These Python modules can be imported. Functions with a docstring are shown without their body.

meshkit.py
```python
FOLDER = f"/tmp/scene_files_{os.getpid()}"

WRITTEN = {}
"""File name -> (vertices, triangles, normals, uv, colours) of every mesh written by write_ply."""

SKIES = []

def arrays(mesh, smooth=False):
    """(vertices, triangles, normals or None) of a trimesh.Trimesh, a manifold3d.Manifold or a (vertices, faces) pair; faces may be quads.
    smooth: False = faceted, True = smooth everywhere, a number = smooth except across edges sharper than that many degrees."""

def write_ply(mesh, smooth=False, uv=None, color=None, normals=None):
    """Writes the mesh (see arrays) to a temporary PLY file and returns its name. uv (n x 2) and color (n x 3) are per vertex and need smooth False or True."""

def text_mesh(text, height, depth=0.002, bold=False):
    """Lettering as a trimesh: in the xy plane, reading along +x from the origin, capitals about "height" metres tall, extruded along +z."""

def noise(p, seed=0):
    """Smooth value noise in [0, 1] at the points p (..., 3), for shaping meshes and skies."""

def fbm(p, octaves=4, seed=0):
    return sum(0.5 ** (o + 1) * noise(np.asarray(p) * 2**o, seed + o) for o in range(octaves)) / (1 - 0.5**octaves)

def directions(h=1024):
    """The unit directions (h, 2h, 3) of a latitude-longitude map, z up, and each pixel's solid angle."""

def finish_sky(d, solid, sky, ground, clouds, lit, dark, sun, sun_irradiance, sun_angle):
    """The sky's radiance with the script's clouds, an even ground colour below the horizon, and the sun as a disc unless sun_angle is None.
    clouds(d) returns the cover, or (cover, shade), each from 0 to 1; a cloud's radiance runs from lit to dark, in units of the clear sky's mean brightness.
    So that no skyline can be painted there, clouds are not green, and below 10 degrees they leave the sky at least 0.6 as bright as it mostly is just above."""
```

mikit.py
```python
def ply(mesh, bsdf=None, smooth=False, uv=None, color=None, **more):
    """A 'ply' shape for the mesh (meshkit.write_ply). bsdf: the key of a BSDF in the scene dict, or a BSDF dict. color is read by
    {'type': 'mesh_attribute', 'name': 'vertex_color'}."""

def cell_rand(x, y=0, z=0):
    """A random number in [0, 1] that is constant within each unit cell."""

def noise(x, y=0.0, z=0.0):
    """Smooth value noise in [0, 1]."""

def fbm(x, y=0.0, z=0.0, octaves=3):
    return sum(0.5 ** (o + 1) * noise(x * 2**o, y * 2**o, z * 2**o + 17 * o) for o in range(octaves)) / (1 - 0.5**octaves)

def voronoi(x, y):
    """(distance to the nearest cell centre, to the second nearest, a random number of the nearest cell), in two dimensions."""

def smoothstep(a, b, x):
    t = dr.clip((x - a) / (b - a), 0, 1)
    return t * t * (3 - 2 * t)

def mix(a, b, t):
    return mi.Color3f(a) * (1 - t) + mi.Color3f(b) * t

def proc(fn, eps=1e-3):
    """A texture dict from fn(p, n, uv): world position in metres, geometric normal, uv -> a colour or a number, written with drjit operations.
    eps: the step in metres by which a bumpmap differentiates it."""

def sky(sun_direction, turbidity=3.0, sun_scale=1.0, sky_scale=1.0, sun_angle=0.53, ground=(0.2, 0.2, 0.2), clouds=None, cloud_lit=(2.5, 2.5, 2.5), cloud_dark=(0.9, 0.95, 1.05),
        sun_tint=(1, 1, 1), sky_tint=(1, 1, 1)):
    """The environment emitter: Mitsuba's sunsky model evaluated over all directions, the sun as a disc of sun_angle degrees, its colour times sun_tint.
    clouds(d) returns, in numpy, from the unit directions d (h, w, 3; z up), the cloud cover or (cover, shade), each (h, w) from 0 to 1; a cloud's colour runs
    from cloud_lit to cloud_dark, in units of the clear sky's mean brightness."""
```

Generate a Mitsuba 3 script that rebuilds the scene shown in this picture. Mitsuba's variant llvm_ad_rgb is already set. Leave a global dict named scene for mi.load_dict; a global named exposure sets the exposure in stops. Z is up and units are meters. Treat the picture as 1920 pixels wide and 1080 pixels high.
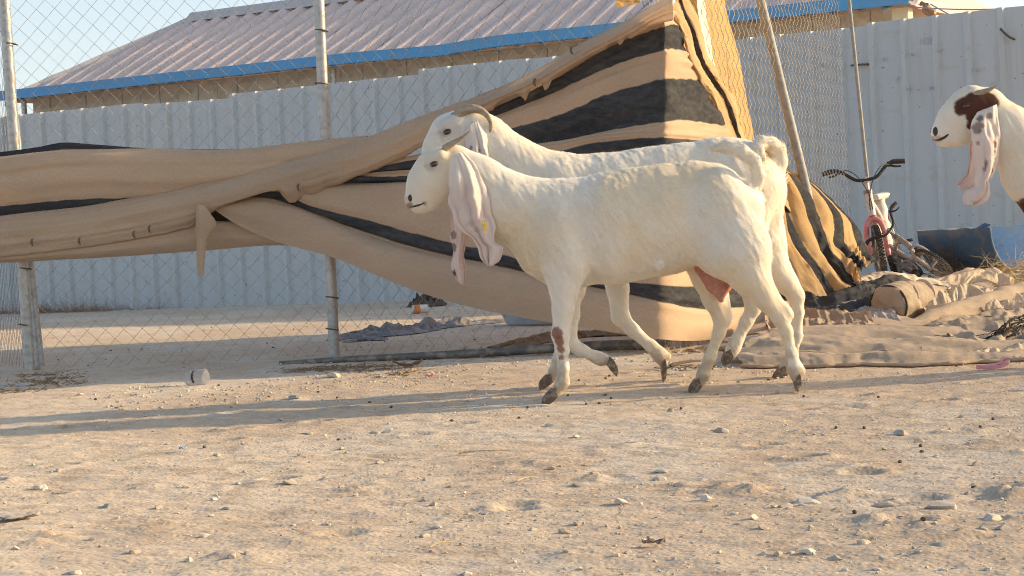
import math, numpy as np, trimesh, mitsuba as mi, drjit as dr, mikit, meshkit
from scipy.interpolate import CubicSpline, PchipInterpolator
from scipy.spatial import cKDTree

T = mi.ScalarTransform4f
rng = np.random.default_rng(7)
scene, labels = {}, {}

# ------------------------------------------------------------------ camera, sky, sun, exposure
EYE = np.array([0.0, 0.0, 0.55])
FOCAL, PITCH, ROLL = 3583.0, math.atan(100 / 3583.0), math.radians(2.7)
FWD = np.array([0, math.cos(PITCH), -math.sin(PITCH)])
UP0 = np.array([0, math.sin(PITCH), math.cos(PITCH)])
UP = math.cos(ROLL) * UP0 + math.sin(ROLL) * np.array([1.0, 0, 0])
RIGHT = np.cross(FWD, UP)
scene['camera'] = {'type': 'perspective', 'fov': math.degrees(2 * math.atan(960 / FOCAL)), 'fov_axis': 'x', 'near_clip': 0.05, 'far_clip': 2000.0,
                   'to_world': T().look_at(origin=EYE.tolist(), target=(EYE + FWD).tolist(), up=UP.tolist())}
SUN_EL, SUN_AZ = math.radians(18.0), math.radians(7.0)
SUN = (math.cos(SUN_EL) * math.cos(SUN_AZ), math.cos(SUN_EL) * math.sin(SUN_AZ), math.sin(SUN_EL))
scene['sky'] = mikit.sky(SUN, turbidity=4.5, sun_scale=1.0, sky_scale=1.5, sky_tint=(1.06, 0.99, 0.99), sun_tint=(0.96, 1.0, 1.07), ground=(0.32, 0.27, 0.21), sun_angle=1.2)
exposure = 2.5


def at(px, py, Y):
    """Surveying: the world point seen at pixel (px, py) of the 1920 x 1080 photograph that stands Y metres in front of the lens."""
    d = FWD + RIGHT * ((px - 960) / FOCAL) - UP * ((py - 540) / FOCAL)
    return EYE + d * (Y / d[1])


def on_ground(px, py):
    d = FWD + RIGHT * ((px - 960) / FOCAL) - UP * ((py - 540) / FOCAL)
    p = EYE + d * (-EYE[2] / d[2])
    for _ in range(4):
        h = float(ground_height(p[0], p[1]))
        p = EYE + d * ((h - EYE[2]) / d[2])
    return p


# ------------------------------------------------------------------ bookkeeping
def numbered(key):
    if key not in USED:
        USED.add(key)
        return key
    for n in range(1, 1000):
        k = f'{key}_{n:03d}'
        if k not in USED:
            USED.add(k)
            return k


USED = set()


def thing(name, label, cat, group=None):
    key = numbered(name)
    labels[key] = {'label': label, 'category': cat}
    if group:
        labels[key]['group'] = group
    return key


def put(name, mesh, bsdf, parent=None, smooth=False, uv=None, color=None, shape=None, label=None, kind=None, normals=None, to_world=None, mirror=None):
    """One entry of the scene: a part of parent, or a thing / piece of the setting of its own."""
    key = name if (parent is None and name in labels) else numbered((parent + '__' if parent else '') + name)
    if shape is None:
        if normals is not None:
            shape = {'type': 'ply', 'filename': meshkit.write_ply(mesh, False, uv, color, normals=normals), 'face_normals': False, 'bsdf': {'type': 'ref', 'id': 'mat_' + bsdf}}
        else:
            shape = mikit.ply(mesh, 'mat_' + bsdf, smooth=smooth, uv=uv, color=color)
    if to_world is not None:
        shape = {**shape, 'to_world': to_world}
    scene[key] = shape
    if label or kind:
        labels.setdefault(key, {})
        if label:
            labels[key]['label'] = label
        if kind:
            labels[key]['kind'] = kind
    return key


# ------------------------------------------------------------------ mesh helpers; a mesh is (V, F) with triangles
def cat(ms):
    V, F, n = [], [], 0
    for v, f in ms:
        V.append(v); F.append(np.asarray(f) + n); n += len(v)
    return np.vstack(V), np.vstack(F)


def grid_faces(nu, nv, wrap=False):
    i, j = np.meshgrid(np.arange(nu - 1), np.arange(nv if wrap else nv - 1), indexing='ij')
    a, b = i * nv + j, i * nv + (j + 1) % nv
    c, d = (i + 1) * nv + (j + 1) % nv, (i + 1) * nv + j
    q = np.stack([a, b, c, d], -1).reshape(-1, 4)
    return np.vstack([q[:, [0, 1, 2]], q[:, [0, 2, 3]]])


def tube(pts, r, sides=8, cap=True, squash=None):
    p = np.asarray(pts, float)
    n = len(p)
    r = np.broadcast_to(np.asarray(r, float), (n,))
    t = np.gradient(p, axis=0)
    t /= np.linalg.norm(t, axis=1, keepdims=True) + 1e-12
    a = np.cross(t[0], [0, 0, 1.0] if abs(t[0, 2]) < 0.9 else [1.0, 0, 0])
    A = []
    for k in range(n):
        a = a - t[k] * (a @ t[k]); a /= np.linalg.norm(a) + 1e-12
        A.append(a)
    A = np.array(A); B = np.cross(t, A)
    ang = np.arange(sides) * 2 * np.pi / sides
    V = p[:, None] + r[:, None, None] * (np.cos(ang)[None, :, None] * A[:, None] + np.sin(ang)[None, :, None] * B[:, None])
    V = V.reshape(-1, 3)
    F = grid_faces(n, sides, True)[:, ::-1]
    if cap:
        V = np.vstack([V, p[:1], p[-1:]])
        k = np.arange(sides)
        F = np.vstack([F, np.stack([k * 0 + n * sides, (k + 1) % sides, k], 1)[:, ::-1], np.stack([k * 0 + n * sides + 1, (n - 1) * sides + k, (n - 1) * sides + (k + 1) % sides], 1)[:, ::-1]])
    return V, F


def curve(pts, n=24):
    p = np.asarray(pts, float)
    if len(p) == 2:
        return p[0] + np.linspace(0, 1, n)[:, None] * (p[1] - p[0])
    s = np.r_[0, np.cumsum(np.linalg.norm(np.diff(p, axis=0), axis=1))]
    return CubicSpline(s / s[-1], p)(np.linspace(0, 1, n))


def box(size, at_=(0, 0, 0), ch=0.0):
    """A box with chamfered edges."""
    s = np.asarray(size, float) / 2
    if ch <= 0:
        m = trimesh.creation.box(extents=size)
    else:
        P = []
        for sx in (-1, 1):
            for sy in (-1, 1):
                for sz in (-1, 1):
                    for k in range(3):
                        q = np.array([sx, sy, sz]) * s
                        q[k] -= ch * np.sign(q[k]) * 0
                        o = np.array([sx, sy, sz]) * ch
                        o[k] = 0
                        P.append(q - o)
        m = trimesh.convex.convex_hull(np.array(P))
    return np.array(m.vertices) + at_, np.array(m.faces)


def hull(P):
    m = trimesh.convex.convex_hull(np.asarray(P, float))
    return np.array(m.vertices), np.array(m.faces)


def xf(m, R=None, t=(0, 0, 0), s=1.0):
    v = np.asarray(m[0]) * s
    return (v @ np.asarray(R).T if R is not None else v) + np.asarray(t), m[1]


def frame(x, up=(0, 0, 1)):
    """Rotation whose columns are x (forward), y (left), z (about up)."""
    x = np.asarray(x, float); x /= np.linalg.norm(x)
    y = np.cross(up, x); y /= np.linalg.norm(y)
    return np.stack([x, y, np.cross(x, y)], 1)


def vnormals(V, F):
    n = np.zeros_like(V)
    fn = np.cross(V[F[:, 1]] - V[F[:, 0]], V[F[:, 2]] - V[F[:, 0]])
    for k in range(3):
        np.add.at(n, F[:, k], fn)
    return n / (np.linalg.norm(n, axis=1, keepdims=True) + 1e-15)


def fbm2(x, y, f, octaves=4, seed=0):
    x, y = np.broadcast_arrays(np.asarray(x, float), np.asarray(y, float))
    return meshkit.fbm(np.stack([x * f, y * f, x * 0 + 3.7 * seed], -1), octaves, seed) - 0.5


def sheet(rows, nu=120, sub=6, bulge=0.0, wrinkle=(), seed=0, smooth_v=True, edge=None, floor=False, crease=False):
    """Cloth through the given lines (each a list of world points): spline along and across; bulge (one number or one per strip) swells each strip
    between two lines towards its normal; wrinkle = [(amplitude, u frequency, v frequency), ...]. uv: u along (0..1), v = number of the strip."""
    R = []
    for r in rows:
        p = np.asarray(r, float)
        s = np.r_[0, np.cumsum(np.linalg.norm(np.diff(p, axis=0), axis=1))]
        R.append((PchipInterpolator(s / s[-1], p) if len(p) > 2 else CubicSpline(s / s[-1], p, bc_type='natural'))(np.linspace(0, 1, nu)))
    R = np.array(R)
    nr = len(rows)
    v = np.linspace(0, nr - 1, (nr - 1) * sub + 1)
    G = (PchipInterpolator if smooth_v else PchipInterpolator)(np.arange(nr), R, axis=0)(v) if nr > 2 else R[0] + v[:, None, None] * (R[1] - R[0])
    nv = len(v)
    F = grid_faces(nv, nu)
    V = G.reshape(-1, 3)
    N = vnormals(V, F)
    if N[:, 1].mean() > 0:
        N, F = -N, F[:, ::-1]
    uu, vv = np.meshgrid(np.linspace(0, 1, nu), v)
    b = np.broadcast_to(np.asarray(bulge, float), (nr - 1,))
    k = np.minimum(vv.astype(int), nr - 2)
    d = b[k] * np.sin(np.pi * np.clip(vv - k, 0, 1)) ** 0.8
    for i, (amp, fu, fv) in enumerate(wrinkle):
        q = 2 * (meshkit.fbm(np.stack([uu * fu + 0.35 * vv, vv * fv, uu * 0 + seed * 7.3 + i * 31.7], -1), 3, seed + i) - 0.5)
        d = d + amp * ((0.55 - 2.6 * np.abs(q)) if crease else q)
    V = V + N * d.reshape(-1, 1)
    if edge is not None:
        V = edge(V.reshape(nv, nu, 3), uu, vv).reshape(-1, 3)
    if floor:
        V[:, 2] = np.maximum(V[:, 2], ground_height(V[:, 0], V[:, 1]) + 0.006)
    return (V, F), np.stack([uu.ravel(), vv.ravel()], 1)


def two(d):
    return {'type': 'twosided', 'bsdf': d}


def rgb(*c):
    return {'type': 'rgb', 'value': list(c if len(c) == 3 else c * 3)}


def paint(name, c, rough=0.5, spec=0.4, metal=0.0, var=0.0, freq=9.0, dirt=None, dirt_amt=0.4, coat=0.0):
    """A painted or bare surface with uneven tone and patches of dirt (small things: one plain tone)."""
    if dirt is None and var == 0.0:
        scene['mat_' + name] = two({'type': 'principled', 'base_color': rgb(*c), 'roughness': rough, 'specular': spec, 'metallic': metal, 'clearcoat': coat})
        return
    def f(p, n, uv):
        a = mikit.fbm(p.x * freq, p.y * freq, p.z * freq, 3)
        col = mi.Color3f(*c) * (1 + var * 2 * (a - 0.5))
        if dirt is not None:
            g = mikit.fbm(p.x * freq * 2.3 + 5, p.y * freq * 2.3, p.z * freq * 2.3 + 9, 4)
            col = mikit.mix(col, mi.Color3f(*dirt), dirt_amt * mikit.smoothstep(0.45, 0.68, g))
        return col
    scene['mat_' + name] = two({'type': 'principled', 'base_color': mikit.proc(f), 'roughness': rough, 'specular': spec, 'metallic': metal, 'clearcoat': coat})


# ------------------------------------------------------------------ materials
def sand_color(p, n, uv):
    a = mikit.fbm(p.x * 1.3, p.y * 0.8, 0.0, 3)
    b = mikit.fbm(p.x * 14, p.y * 11, 1.0, 3)
    c = mikit.noise(p.x * 230, p.y * 190, 2.0)
    e = mikit.noise(p.x * 90, p.y * 60, 5.0)
    col = mikit.mix(mi.Color3f(0.425, 0.332, 0.246), mi.Color3f(0.485, 0.398, 0.305), mikit.smoothstep(0.3, 0.7, a))
    crust = mikit.smoothstep(0.56, 0.70, mikit.fbm(p.x * 3.1 + 7, p.y * 1.9, 4.0, 4))
    col = mikit.mix(col, mi.Color3f(0.47, 0.41, 0.34), 0.55 * crust)
    col = mikit.mix(col, mi.Color3f(0.33, 0.245, 0.17), 0.45 * mikit.smoothstep(0.55, 0.75, b))
    col = mikit.mix(col, mi.Color3f(0.60, 0.52, 0.42), 0.8 * mikit.smoothstep(0.84, 0.93, c))
    col = mikit.mix(col, mi.Color3f(0.24, 0.18, 0.13), 0.6 * mikit.smoothstep(0.86, 0.93, e))
    return col


def sand_bump(p, n, uv):
    return mikit.noise(p.x * 160, p.y * 130, 0.0) * 0.6 + mikit.fbm(p.x * 45, p.y * 38, 3.0, 3)


scene['mat_sand'] = {'type': 'bumpmap', 'scale': 0.0020, 'arbitrary': mikit.proc(sand_bump, eps=2e-3), 'bsdf': {'type': 'principled', 'base_color': mikit.proc(sand_color), 'roughness': 0.95, 'specular': 0.1}}


def stone_color(p, n, uv):
    w = mikit.cell_rand(mikit.noise(p.x * 3, p.y * 3, p.z * 3) * 9)
    a = mikit.fbm(p.x * 38, p.y * 38, p.z * 38, 3)
    big = mikit.noise(p.x * 7.3, p.y * 7.3, 0.0)
    col = mikit.mix(mi.Color3f(0.50, 0.42, 0.32), mi.Color3f(0.62, 0.56, 0.47), mikit.smoothstep(0.3, 0.7, big))
    return mikit.mix(col, mi.Color3f(0.36, 0.28, 0.20), 0.6 * mikit.smoothstep(0.45, 0.7, a))


def grey_stone_color(p, n, uv):
    a = mikit.fbm(p.x * 38, p.y * 38, p.z * 38, 3)
    big = mikit.noise(p.x * 7.3, p.y * 7.3, 0.0)
    col = mikit.mix(mi.Color3f(0.36, 0.33, 0.30), mi.Color3f(0.48, 0.45, 0.41), mikit.smoothstep(0.3, 0.7, big))
    return mikit.mix(col, mi.Color3f(0.44, 0.34, 0.24), 0.6 * mikit.smoothstep(0.45, 0.7, a))


scene['mat_pale_stone'] = two({'type': 'principled', 'base_color': mikit.proc(stone_color), 'roughness': 0.9, 'specular': 0.15})
scene['mat_grey_stone'] = two({'type': 'principled', 'base_color': mikit.proc(grey_stone_color), 'roughness': 0.9, 'specular': 0.15})


def sheet_metal_color(p, n, uv):
    a = mikit.fbm(p.x * 2.1, p.y * 2.1, p.z * 0.7, 3)
    streak = mikit.fbm(p.x * 23, p.y * 23, p.z * 1.2, 3)
    fleck = mikit.noise(p.x * 33, p.y * 33, p.z * 30)
    col = mikit.mix(mi.Color3f(0.50, 0.535, 0.555), mi.Color3f(0.555, 0.58, 0.59), a)
    col = mikit.mix(col, mi.Color3f(0.46, 0.44, 0.40), 0.35 * mikit.smoothstep(0.52, 0.75, streak))
    splash = mikit.smoothstep(0.62, 0.8, mikit.fbm(p.x * 9, p.y * 9, p.z * 13, 4))
    col = mikit.mix(col, mi.Color3f(0.47, 0.42, 0.35), 0.35 * splash)
    return mikit.mix(col, mi.Color3f(0.22, 0.20, 0.18), 0.7 * mikit.smoothstep(0.9, 0.96, fleck))


scene['mat_sheet_metal'] = two({'type': 'principled', 'base_color': mikit.proc(sheet_metal_color), 'roughness': 0.42, 'specular': 0.5})
paint('roof_pink', (0.70, 0.54, 0.475), 0.6, 0.3, var=0.08, freq=2, dirt=(0.46, 0.39, 0.35), dirt_amt=0.2)
paint('roof_cap', (0.56, 0.50, 0.46), 0.6, 0.3)
paint('blue_trim', (0.085, 0.31, 0.60), 0.45, 0.4, var=0.1, freq=3, dirt=(0.16, 0.28, 0.42), dirt_amt=0.5)
paint('shed_wall', (0.56, 0.51, 0.45), 0.8, 0.2, var=0.15, freq=5, dirt=(0.34, 0.30, 0.26), dirt_amt=0.4)
paint('cream_render', (0.72, 0.66, 0.54), 0.8, 0.2)
paint('galvanised', (0.48, 0.48, 0.47), 0.45, 0.5, metal=0.55, var=0.16, freq=22, dirt=(0.30, 0.29, 0.27), dirt_amt=0.5)
paint('wire', (0.36, 0.345, 0.32), 0.5, 0.5, metal=0.4)
paint('dull_steel', (0.33, 0.33, 0.325), 0.6, 0.3, var=0.15, freq=18, dirt=(0.22, 0.215, 0.20), dirt_amt=0.5)
paint('dark_pipe', (0.17, 0.15, 0.13), 0.55, 0.4, metal=0.3, var=0.3, freq=12, dirt=(0.40, 0.33, 0.25), dirt_amt=0.7)
paint('twine', (0.16, 0.13, 0.10), 0.9, 0.1)
paint('black_rubber', (0.035, 0.033, 0.032), 0.6, 0.35)
paint('tyre_dust', (0.12, 0.11, 0.10), 0.85, 0.2, var=0.3, freq=30, dirt=(0.36, 0.31, 0.25), dirt_amt=0.85)
paint('bike_pink', (0.62, 0.20, 0.21), 0.45, 0.5, var=0.15, freq=20, dirt=(0.55, 0.38, 0.33), dirt_amt=0.45, coat=0.2)
paint('bike_white', (0.62, 0.55, 0.52), 0.5, 0.4, var=0.15, freq=20, dirt=(0.55, 0.33, 0.30), dirt_amt=0.4)
paint('bike_grey', (0.36, 0.32, 0.33), 0.5, 0.4, var=0.2, freq=24, dirt=(0.34, 0.29, 0.24), dirt_amt=0.6)
paint('bike_steel', (0.22, 0.21, 0.20), 0.45, 0.5, metal=0.4)
paint('red_plastic', (0.50, 0.05, 0.05), 0.45, 0.4)
paint('cream_vinyl', (0.68, 0.64, 0.55), 0.55, 0.3, var=0.1, freq=14, dirt=(0.5, 0.44, 0.35), dirt_amt=0.4)
paint('navy_plastic', (0.055, 0.115, 0.21), 0.42, 0.45, var=0.15, freq=7, dirt=(0.16, 0.17, 0.19), dirt_amt=0.5)
paint('pale_blue_plastic', (0.30, 0.45, 0.62), 0.5, 0.4, var=0.1, freq=6, dirt=(0.45, 0.48, 0.5), dirt_amt=0.5)
paint('grey_plastic', (0.42, 0.46, 0.52), 0.5, 0.4, var=0.12, freq=7, dirt=(0.42, 0.38, 0.32), dirt_amt=0.4)
paint('pink_plastic', (0.66, 0.27, 0.30), 0.5, 0.4, var=0.12, freq=30, dirt=(0.55, 0.40, 0.33), dirt_amt=0.4)
paint('rag', (0.20, 0.21, 0.24), 0.95, 0.1, var=0.5, freq=16, dirt=(0.36, 0.33, 0.30), dirt_amt=0.7)
paint('black_net', (0.06, 0.055, 0.05), 0.9, 0.1)
paint('dry_grass', (0.52, 0.40, 0.22), 0.9, 0.1)
paint('red_brown_grass', (0.36, 0.23, 0.15), 0.9, 0.1)
paint('dark_twig', (0.13, 0.10, 0.075), 0.9, 0.1)
paint('leaf_litter', (0.24, 0.17, 0.10), 0.9, 0.1, var=0.3, freq=30)
paint('paper_white', (0.62, 0.60, 0.56), 0.8, 0.2, var=0.1, freq=20, dirt=(0.5, 0.42, 0.33), dirt_amt=0.5)
scene['mat_clear_plastic'] = {'type': 'principledthin', 'base_color': rgb(0.78, 0.79, 0.81), 'roughness': 0.15, 'spec_trans': 0.75, 'diff_trans': 0.9, 'eta': 1.45}


def cloth(name, bands, dusty=0.35, tan=(0.575, 0.42, 0.295), black=(0.048, 0.050, 0.057), weave=0.0, trans=0.55, dark_trans=None):
    """Knitted shade cloth: the strips whose numbers are in bands are black, the others tan; dust in patches, loose threads along the knit."""
    def f(p, n, uv):
        m = mi.Float(0)
        wob = (mikit.noise(uv.x * 60, uv.y * 2.0, 3.0) - 0.5) * 0.05
        for k in bands:
            m = dr.maximum(m, mikit.smoothstep(k - 0.03, k + 0.03, uv.y + wob) * (1 - mikit.smoothstep(k + 0.97, k + 1.03, uv.y + wob)))
        d = 0.45 * mikit.fbm(p.x * 5, p.y * 5, p.z * 16, 3) + 0.55 * mikit.fbm(p.x * 26, p.y * 26, p.z * 60, 3)
        fine = mikit.noise(p.x * 170, p.y * 170, p.z * 260)
        t = mi.Color3f(*tan) * (0.86 + 0.28 * mikit.fbm(p.x * 3, p.y * 3, p.z * 6 + 4, 3)) * (0.90 + 0.20 * fine)
        b = mikit.mix(mi.Color3f(*black), mi.Color3f(0.135, 0.132, 0.13), dusty * mikit.smoothstep(0.25, 0.8, d)) * (0.75 + 0.5 * fine)
        t = mikit.mix(t, mi.Color3f(0.50, 0.40, 0.30), dusty * mikit.smoothstep(0.5, 0.75, d))
        return mikit.mix(t, b, m)
    scene['mat_' + name] = {'type': 'principledthin', 'base_color': mikit.proc(f), 'roughness': 0.9, 'spec_trans': 0.0, 'diff_trans': trans, 'eta': 1.3}

# ------------------------------------------------------------------ the ground: one sheet to the horizon, fine near the lens
def sstep(a, b, x):
    t = np.clip((x - a) / (b - a), 0, 1)
    return t * t * (3 - 2 * t)


CLODS = [(0.44, 3.92, 0.16, 0.035), (0.60, 3.78, 0.12, 0.03), (0.98, 3.72, 0.17, 0.035), (1.06, 3.60, 0.12, 0.03), (0.20, 4.2, 0.12, 0.02), (0.75, 3.30, 0.12, 0.025), (0.92, 3.36, 0.14, 0.03), (0.66, 3.42, 0.1, 0.022),
         (-0.70, 3.80, 0.14, 0.03), (-0.36, 4.25, 0.16, 0.025), (-0.10, 3.7, 0.10, 0.02), (-0.50, 3.35, 0.10, 0.02), (-0.98, 3.72, 0.14, 0.03), (1.02, 3.05, 0.12, 0.03), (0.35, 4.7, 0.14, 0.018), (-0.02, 4.55, 0.12, 0.018),
         (1.2, 4.6, 0.16, 0.02), (-0.9, 4.5, 0.13, 0.018), (0.1, 3.25, 0.09, 0.018), (0.72, 4.25, 0.12, 0.02)]


_g = np.random.default_rng(3)
HOOF_PRINTS = [(_g.uniform(-1.5, 1.6), _g.uniform(3.2, 7.4)) for _ in range(46)]


def _dent(h, d, q):
    h = h.copy(); e = d[q]
    h[q] += np.where(e < 8, -0.009 * np.exp(-e) + 0.005 * np.exp(-(np.sqrt(e) - 1.7) ** 2 * 3), 0)
    return h


def ground_height(x, y):
    x, y = np.broadcast_arrays(np.asarray(x, float), np.asarray(y, float))
    near = sstep(26, 12, y)
    h = 0.030 * fbm2(x, y, 1.1, 3, 1) * near
    h = h + 0.017 * fbm2(x, y * 1.3, 7.0, 3, 2) * sstep(14, 9, y)
    h = h + 0.0075 * fbm2(x, y * 1.2, 26.0, 3, 3) * sstep(9, 6, y)
    g = fbm2(x, y, 15.0, 4, 5)
    for cx, cy, r, a in CLODS:
        d = ((x - cx) / r) ** 2 + ((y - cy) / (0.8 * r)) ** 2
        m = np.exp(-1.8 * d)
        h = h + 0.72 * a * m * (0.35 + 2.6 * np.maximum(g, -0.1))
    for hx, hy in HOOF_PRINTS:
        q = (np.abs(x - hx) < 0.11) & (np.abs(y - hy) < 0.10)
        if q.any():
            d = ((x - hx) / 0.034) ** 2 + ((y - hy) / 0.030) ** 2
            h = h + np.where(q & (d < 8), -0.009 * np.exp(-d) + 0.005 * np.exp(-(np.sqrt(d) - 1.7) ** 2 * 3), 0) if x.ndim == 0 or len(x.ravel()) < 5000 else _dent(h, d, q)
    h = h + 0.11 * sstep(9.8, 12.3, y) * sstep(0.9, 2.3, x)
    return h


xs = np.r_[-np.geomspace(300, 3.2, 46), np.linspace(-3.1, 3.1, 520), np.geomspace(3.2, 300, 46)]
ys = np.r_[np.linspace(-20, 2.4, 14), np.arange(2.5, 5.5, 0.0095), np.arange(5.5, 9.5, 0.015), np.arange(9.5, 20, 0.07), np.geomspace(20.2, 900, 40)]
gx, gy = np.meshgrid(xs, ys)
GV = np.stack([gx.ravel(), gy.ravel(), ground_height(gx.ravel(), gy.ravel())], 1)
put('sandy_ground', (GV, grid_faces(len(ys), len(xs))), 'sand', smooth=True, kind='structure')

# ------------------------------------------------------------------ shed with a corrugated hip roof behind the sheet fence
ev = np.array([0.857, -0.515, 0]); nv_ = np.array([0.515, 0.857, 0])          # along the eave, and inwards
shed = thing('shed', 'long low shed with faded pink corrugated roof and blue eave trim behind the fence', 'shed')
E0 = at(30, 180, 23.9)
EZ = E0[2]


def eave_at(px):
    """s along the eave whose image column is px"""
    u = (px - 960) / FOCAL
    return (u * E0[1] - E0[0]) / (ev[0] - u * ev[1])


S1 = eave_at(1716)
PITCH_R = math.radians(25.5)
HIP = 2.08                                                                       # run of the slope up to the ridge
def roof_top(s):                                                                # run up the slope available at s (hips at both ends)
    return np.minimum(np.minimum(s * 1.6 + 0.05, (S1 - s) * 1.6 + 0.05), HIP)


PITCHR = 0.265
n_ribs = int(S1 / PITCHR)
per_sheet = 4
for k0 in range(0, n_ribs, per_sheet):
    s = []
    for k in range(k0, min(k0 + per_sheet, n_ribs + 1)):
        s0 = k * PITCHR
        s += [(s0 + PITCHR * q, 0.056 * (0.5 - 0.5 * math.cos(2 * math.pi * q)) ** 0.9) for q in (np.arange(11) / 10.0)]
    s = np.array(s)
    run = roof_top(np.clip(s[:, 0], 0.02, S1 - 0.02))
    lift = 0.004 * ((k0 // per_sheet) % 2)
    rows = []
    for f in np.linspace(0, 1, 5):
        d = -0.16 + f * (run + 0.16)
        z = EZ + d * math.tan(PITCH_R) + s[:, 1] + lift + 0.006 * rng.standard_normal()
        rows.append(E0 + ev * s[:, :1] + nv_ * d[:, None] + np.stack([0 * z, 0 * z, z - EZ], 1))
    G = np.array(rows)
    put('roof_sheet', (G.reshape(-1, 3), grid_faces(5, len(s))), 'roof_pink', shed, smooth=True)
RZ = EZ + HIP * math.tan(PITCH_R)
rp = lambda s, d, dz=0.0: E0 + ev * s + nv_ * d + np.array([0, 0, d * math.tan(PITCH_R) + dz])
sr = (HIP - 0.05) / 1.6
def cap_strip(a, b, w=0.2):
    pts = np.linspace(0, 1, 14)[:, None] * (b - a) + a + rng.normal(0, 0.006, (14, 3))
    side = np.cross(b - a, [0, 0, 1.0]); side /= np.linalg.norm(side)
    prof = [(-w, -0.09), (-0.05, 0.045), (0.05, 0.045), (w, -0.09)]
    V = np.array([[q + side * p_ + np.array([0, 0, h]) for p_, h in prof] for q in pts]).reshape(-1, 3)
    return V, grid_faces(14, 4)
put('hip_cap', cap_strip(rp(-0.05, -0.1, 0.02), rp(sr, HIP, 0.03)), 'roof_cap', shed)
put('hip_cap', cap_strip(rp(S1 + 0.05, -0.1, 0.02), rp(S1 - sr, HIP, 0.03)), 'roof_cap', shed)
put('ridge_cap', cap_strip(rp(sr - 0.1, HIP, 0.04), rp(S1 - sr + 0.1, HIP, 0.04)), 'roof_cap', shed)
# rear slope and hip ends (plain sheets, out of sight)
A, B, C, D = rp(-0.1, -0.12), rp(S1 + 0.1, -0.12), rp(S1 - sr, HIP), rp(sr, HIP)
A2, B2 = E0 + ev * -0.1 + nv_ * 2 * HIP, E0 + ev * (S1 + 0.1) + nv_ * 2 * HIP
Vr = np.array([A, D, A2, B, C, B2]) - [0, 0, 0.02]
put('rear_roof', (Vr, np.array([[0, 1, 2], [3, 5, 4], [1, 4, 5], [1, 5, 2]])), 'roof_pink', shed)
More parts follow.
